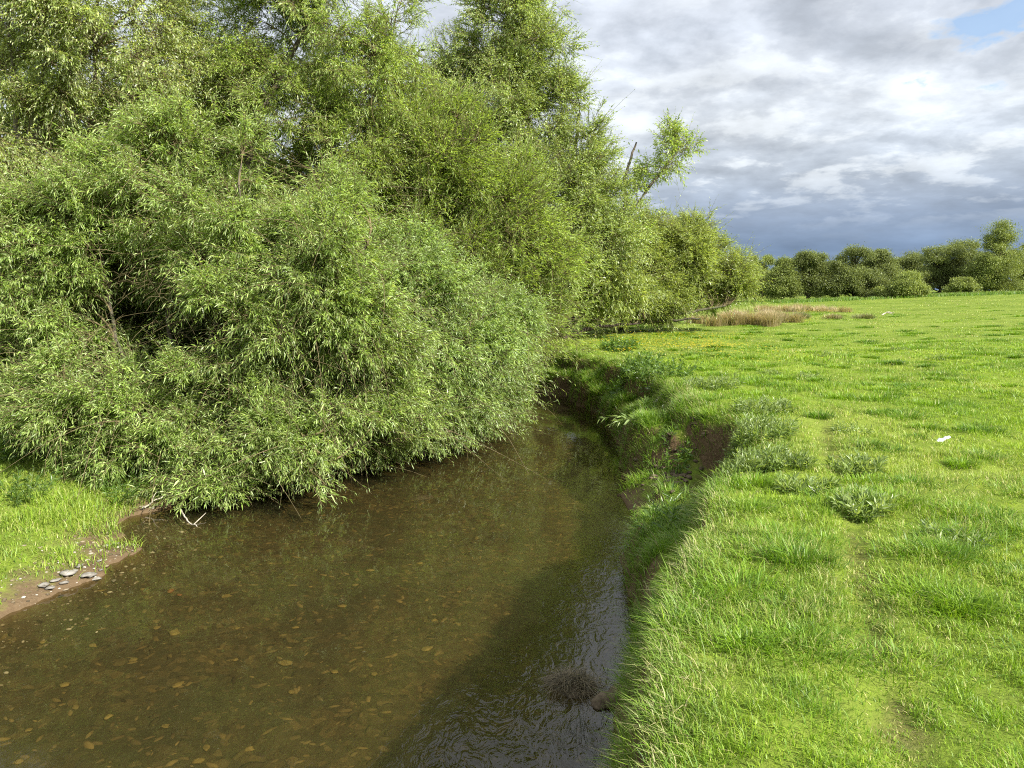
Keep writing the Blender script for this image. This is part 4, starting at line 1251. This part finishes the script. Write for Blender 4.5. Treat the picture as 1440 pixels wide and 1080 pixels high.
w = bpy.data.worlds.new('World')
sc.world = w
w.use_nodes = True
nt = w.node_tree
nt.nodes.clear()
wo = nt.nodes.new('ShaderNodeOutputWorld')
bg = N(nt, 'ShaderNodeBackground', i_Strength=.10)
sky = N(nt, 'ShaderNodeTexSky', sky_type='NISHITA', sun_disc=False, sun_elevation=SUN_EL, sun_rotation=math.atan2(sv[0], sv[1]))
tc = N(nt, 'ShaderNodeTexCoord')
sx = N(nt, 'ShaderNodeSeparateXYZ'); nt.links.new(tc.outputs['Generated'], sx.inputs[0])
zc = math_(nt, 'MAXIMUM', sx.outputs[2], 0.0)
dn = math_(nt, 'ADD', zc, .22)
cb = N(nt, 'ShaderNodeCombineXYZ')
nt.links.new(math_(nt, 'DIVIDE', sx.outputs[0], dn), cb.inputs[0]); nt.links.new(math_(nt, 'DIVIDE', sx.outputs[1], dn), cb.inputs[1])
mp = N(nt, 'ShaderNodeMapping'); mp.inputs['Location'].default_value = (3.1, 1.7, 0)
nt.links.new(cb.outputs[0], mp.inputs[0])
na = noise_(nt, mp.outputs[0], 1.7, 9, .55, .15)
nb = noise_(nt, mp.outputs[0], 4.2, 10, .58, .1)
S = 5.5     # cloud radiance, in units of the background strength
def sc3(c): return tuple(k * S for k in c)
tone = ramp(nt, zc, [(.0, sc3((.18, .26, .40))), (.05, sc3((.20, .28, .415))), (.09, sc3((.28, .35, .465))), (.14, sc3((.47, .53, .61))), (.20, sc3((.62, .67, .73))), (.30, sc3((.60, .65, .73))), (.42, sc3((.74, .79, .87))), (.7, sc3((1.0, 1.05, 1.12)))])
mod = ramp(nt, na, [(.30, .82), (.5, 1.0), (.68, 1.18)])
cl = mixc(nt, 1.0, tone, mod, 'MULTIPLY')
# relief: the side of each billow towards the sun is lighter
mp2 = N(nt, 'ShaderNodeMapping'); mp2.inputs['Location'].default_value = (3.1 + .07, 1.7 - .075, 0)
nt.links.new(cb.outputs[0], mp2.inputs[0])
nb2 = noise_(nt, mp2.outputs[0], 4.2, 10, .58, .1)
rel = math_(nt, 'MULTIPLY_ADD', math_(nt, 'SUBTRACT', nb, nb2), .85, 1.0)
relf = N(nt, 'ShaderNodeCombineColor')
rel = math_(nt, 'MAXIMUM', math_(nt, 'MINIMUM', rel, 1.3), .72)
for k_ in range(3): nt.links.new(rel, relf.inputs[k_])
hi = math_(nt, 'MULTIPLY', ramp(nt, nb, [(.50, 0.0), (.58, 1.0)]), ramp(nt, zc, [(.07, 0.0), (.14, .9), (.30, .55), (.5, .3)]))
cl = mixc(nt, math_(nt, 'MULTIPLY', hi, .5), cl, sc3((.84, .88, .90)))
lo_ = math_(nt, 'MULTIPLY', ramp(nt, nb, [(.38, 1.0), (.47, 0.0)]), ramp(nt, zc, [(.10, .2), (.18, .7), (.6, .4)]))
cl = mixc(nt, math_(nt, 'MULTIPLY', lo_, .42), cl, sc3((.38, .44, .53)))
# a break in the cloud high on the right
cl = mixc(nt, ramp(nt, zc, [(.06, .35), (.14, 1.0)]), cl, mixc(nt, 1.0, cl, relf.outputs[0], 'MULTIPLY'))
g0 = ray(1405, 42); g0 = g0 / np.linalg.norm(g0)
vm = N(nt, 'ShaderNodeVectorMath', operation='DOT_PRODUCT'); vm.inputs[1].default_value = g0
nt.links.new(tc.outputs['Generated'], vm.inputs[0])
gap = N(nt, 'ShaderNodeMapRange'); gap.inputs[1].default_value = .9980; gap.inputs[2].default_value = .9995
nt.links.new(math_(nt, 'ADD', vm.outputs['Value'], math_(nt, 'MULTIPLY_ADD', nb, .02, -.0110)), gap.inputs[0])
hole = math_(nt, 'MAXIMUM', gap.outputs[0], ramp(nt, na, [(.17, .6), (.24, 0.0)]))
fin = mixc(nt, math_(nt, 'MULTIPLY', hole, .85), cl, mixc(nt, 1.0, sky.outputs[0], (1, 1, 1), 'MULTIPLY'))
nt.links.new(fin, bg.inputs[0])
nt.links.new(bg.outputs[0], wo.inputs[0])

sc.view_settings.view_transform = 'Standard'
sc.view_settings.look = 'None'
sc.view_settings.exposure = 1.15
sc.view_settings.gamma = 1
sc.cycles.filter_width = 1.1
sc.cycles.use_denoising = False
sc.cycles.max_bounces = 8
sc.cycles.diffuse_bounces = 3
sc.cycles.glossy_bounces = 3
sc.cycles.transmission_bounces = 4
sc.cycles.transparent_max_bounces = 8
sc.cycles.caustics_reflective = False
sc.cycles.caustics_refractive = False
sc.cycles.sample_clamp_indirect = 4
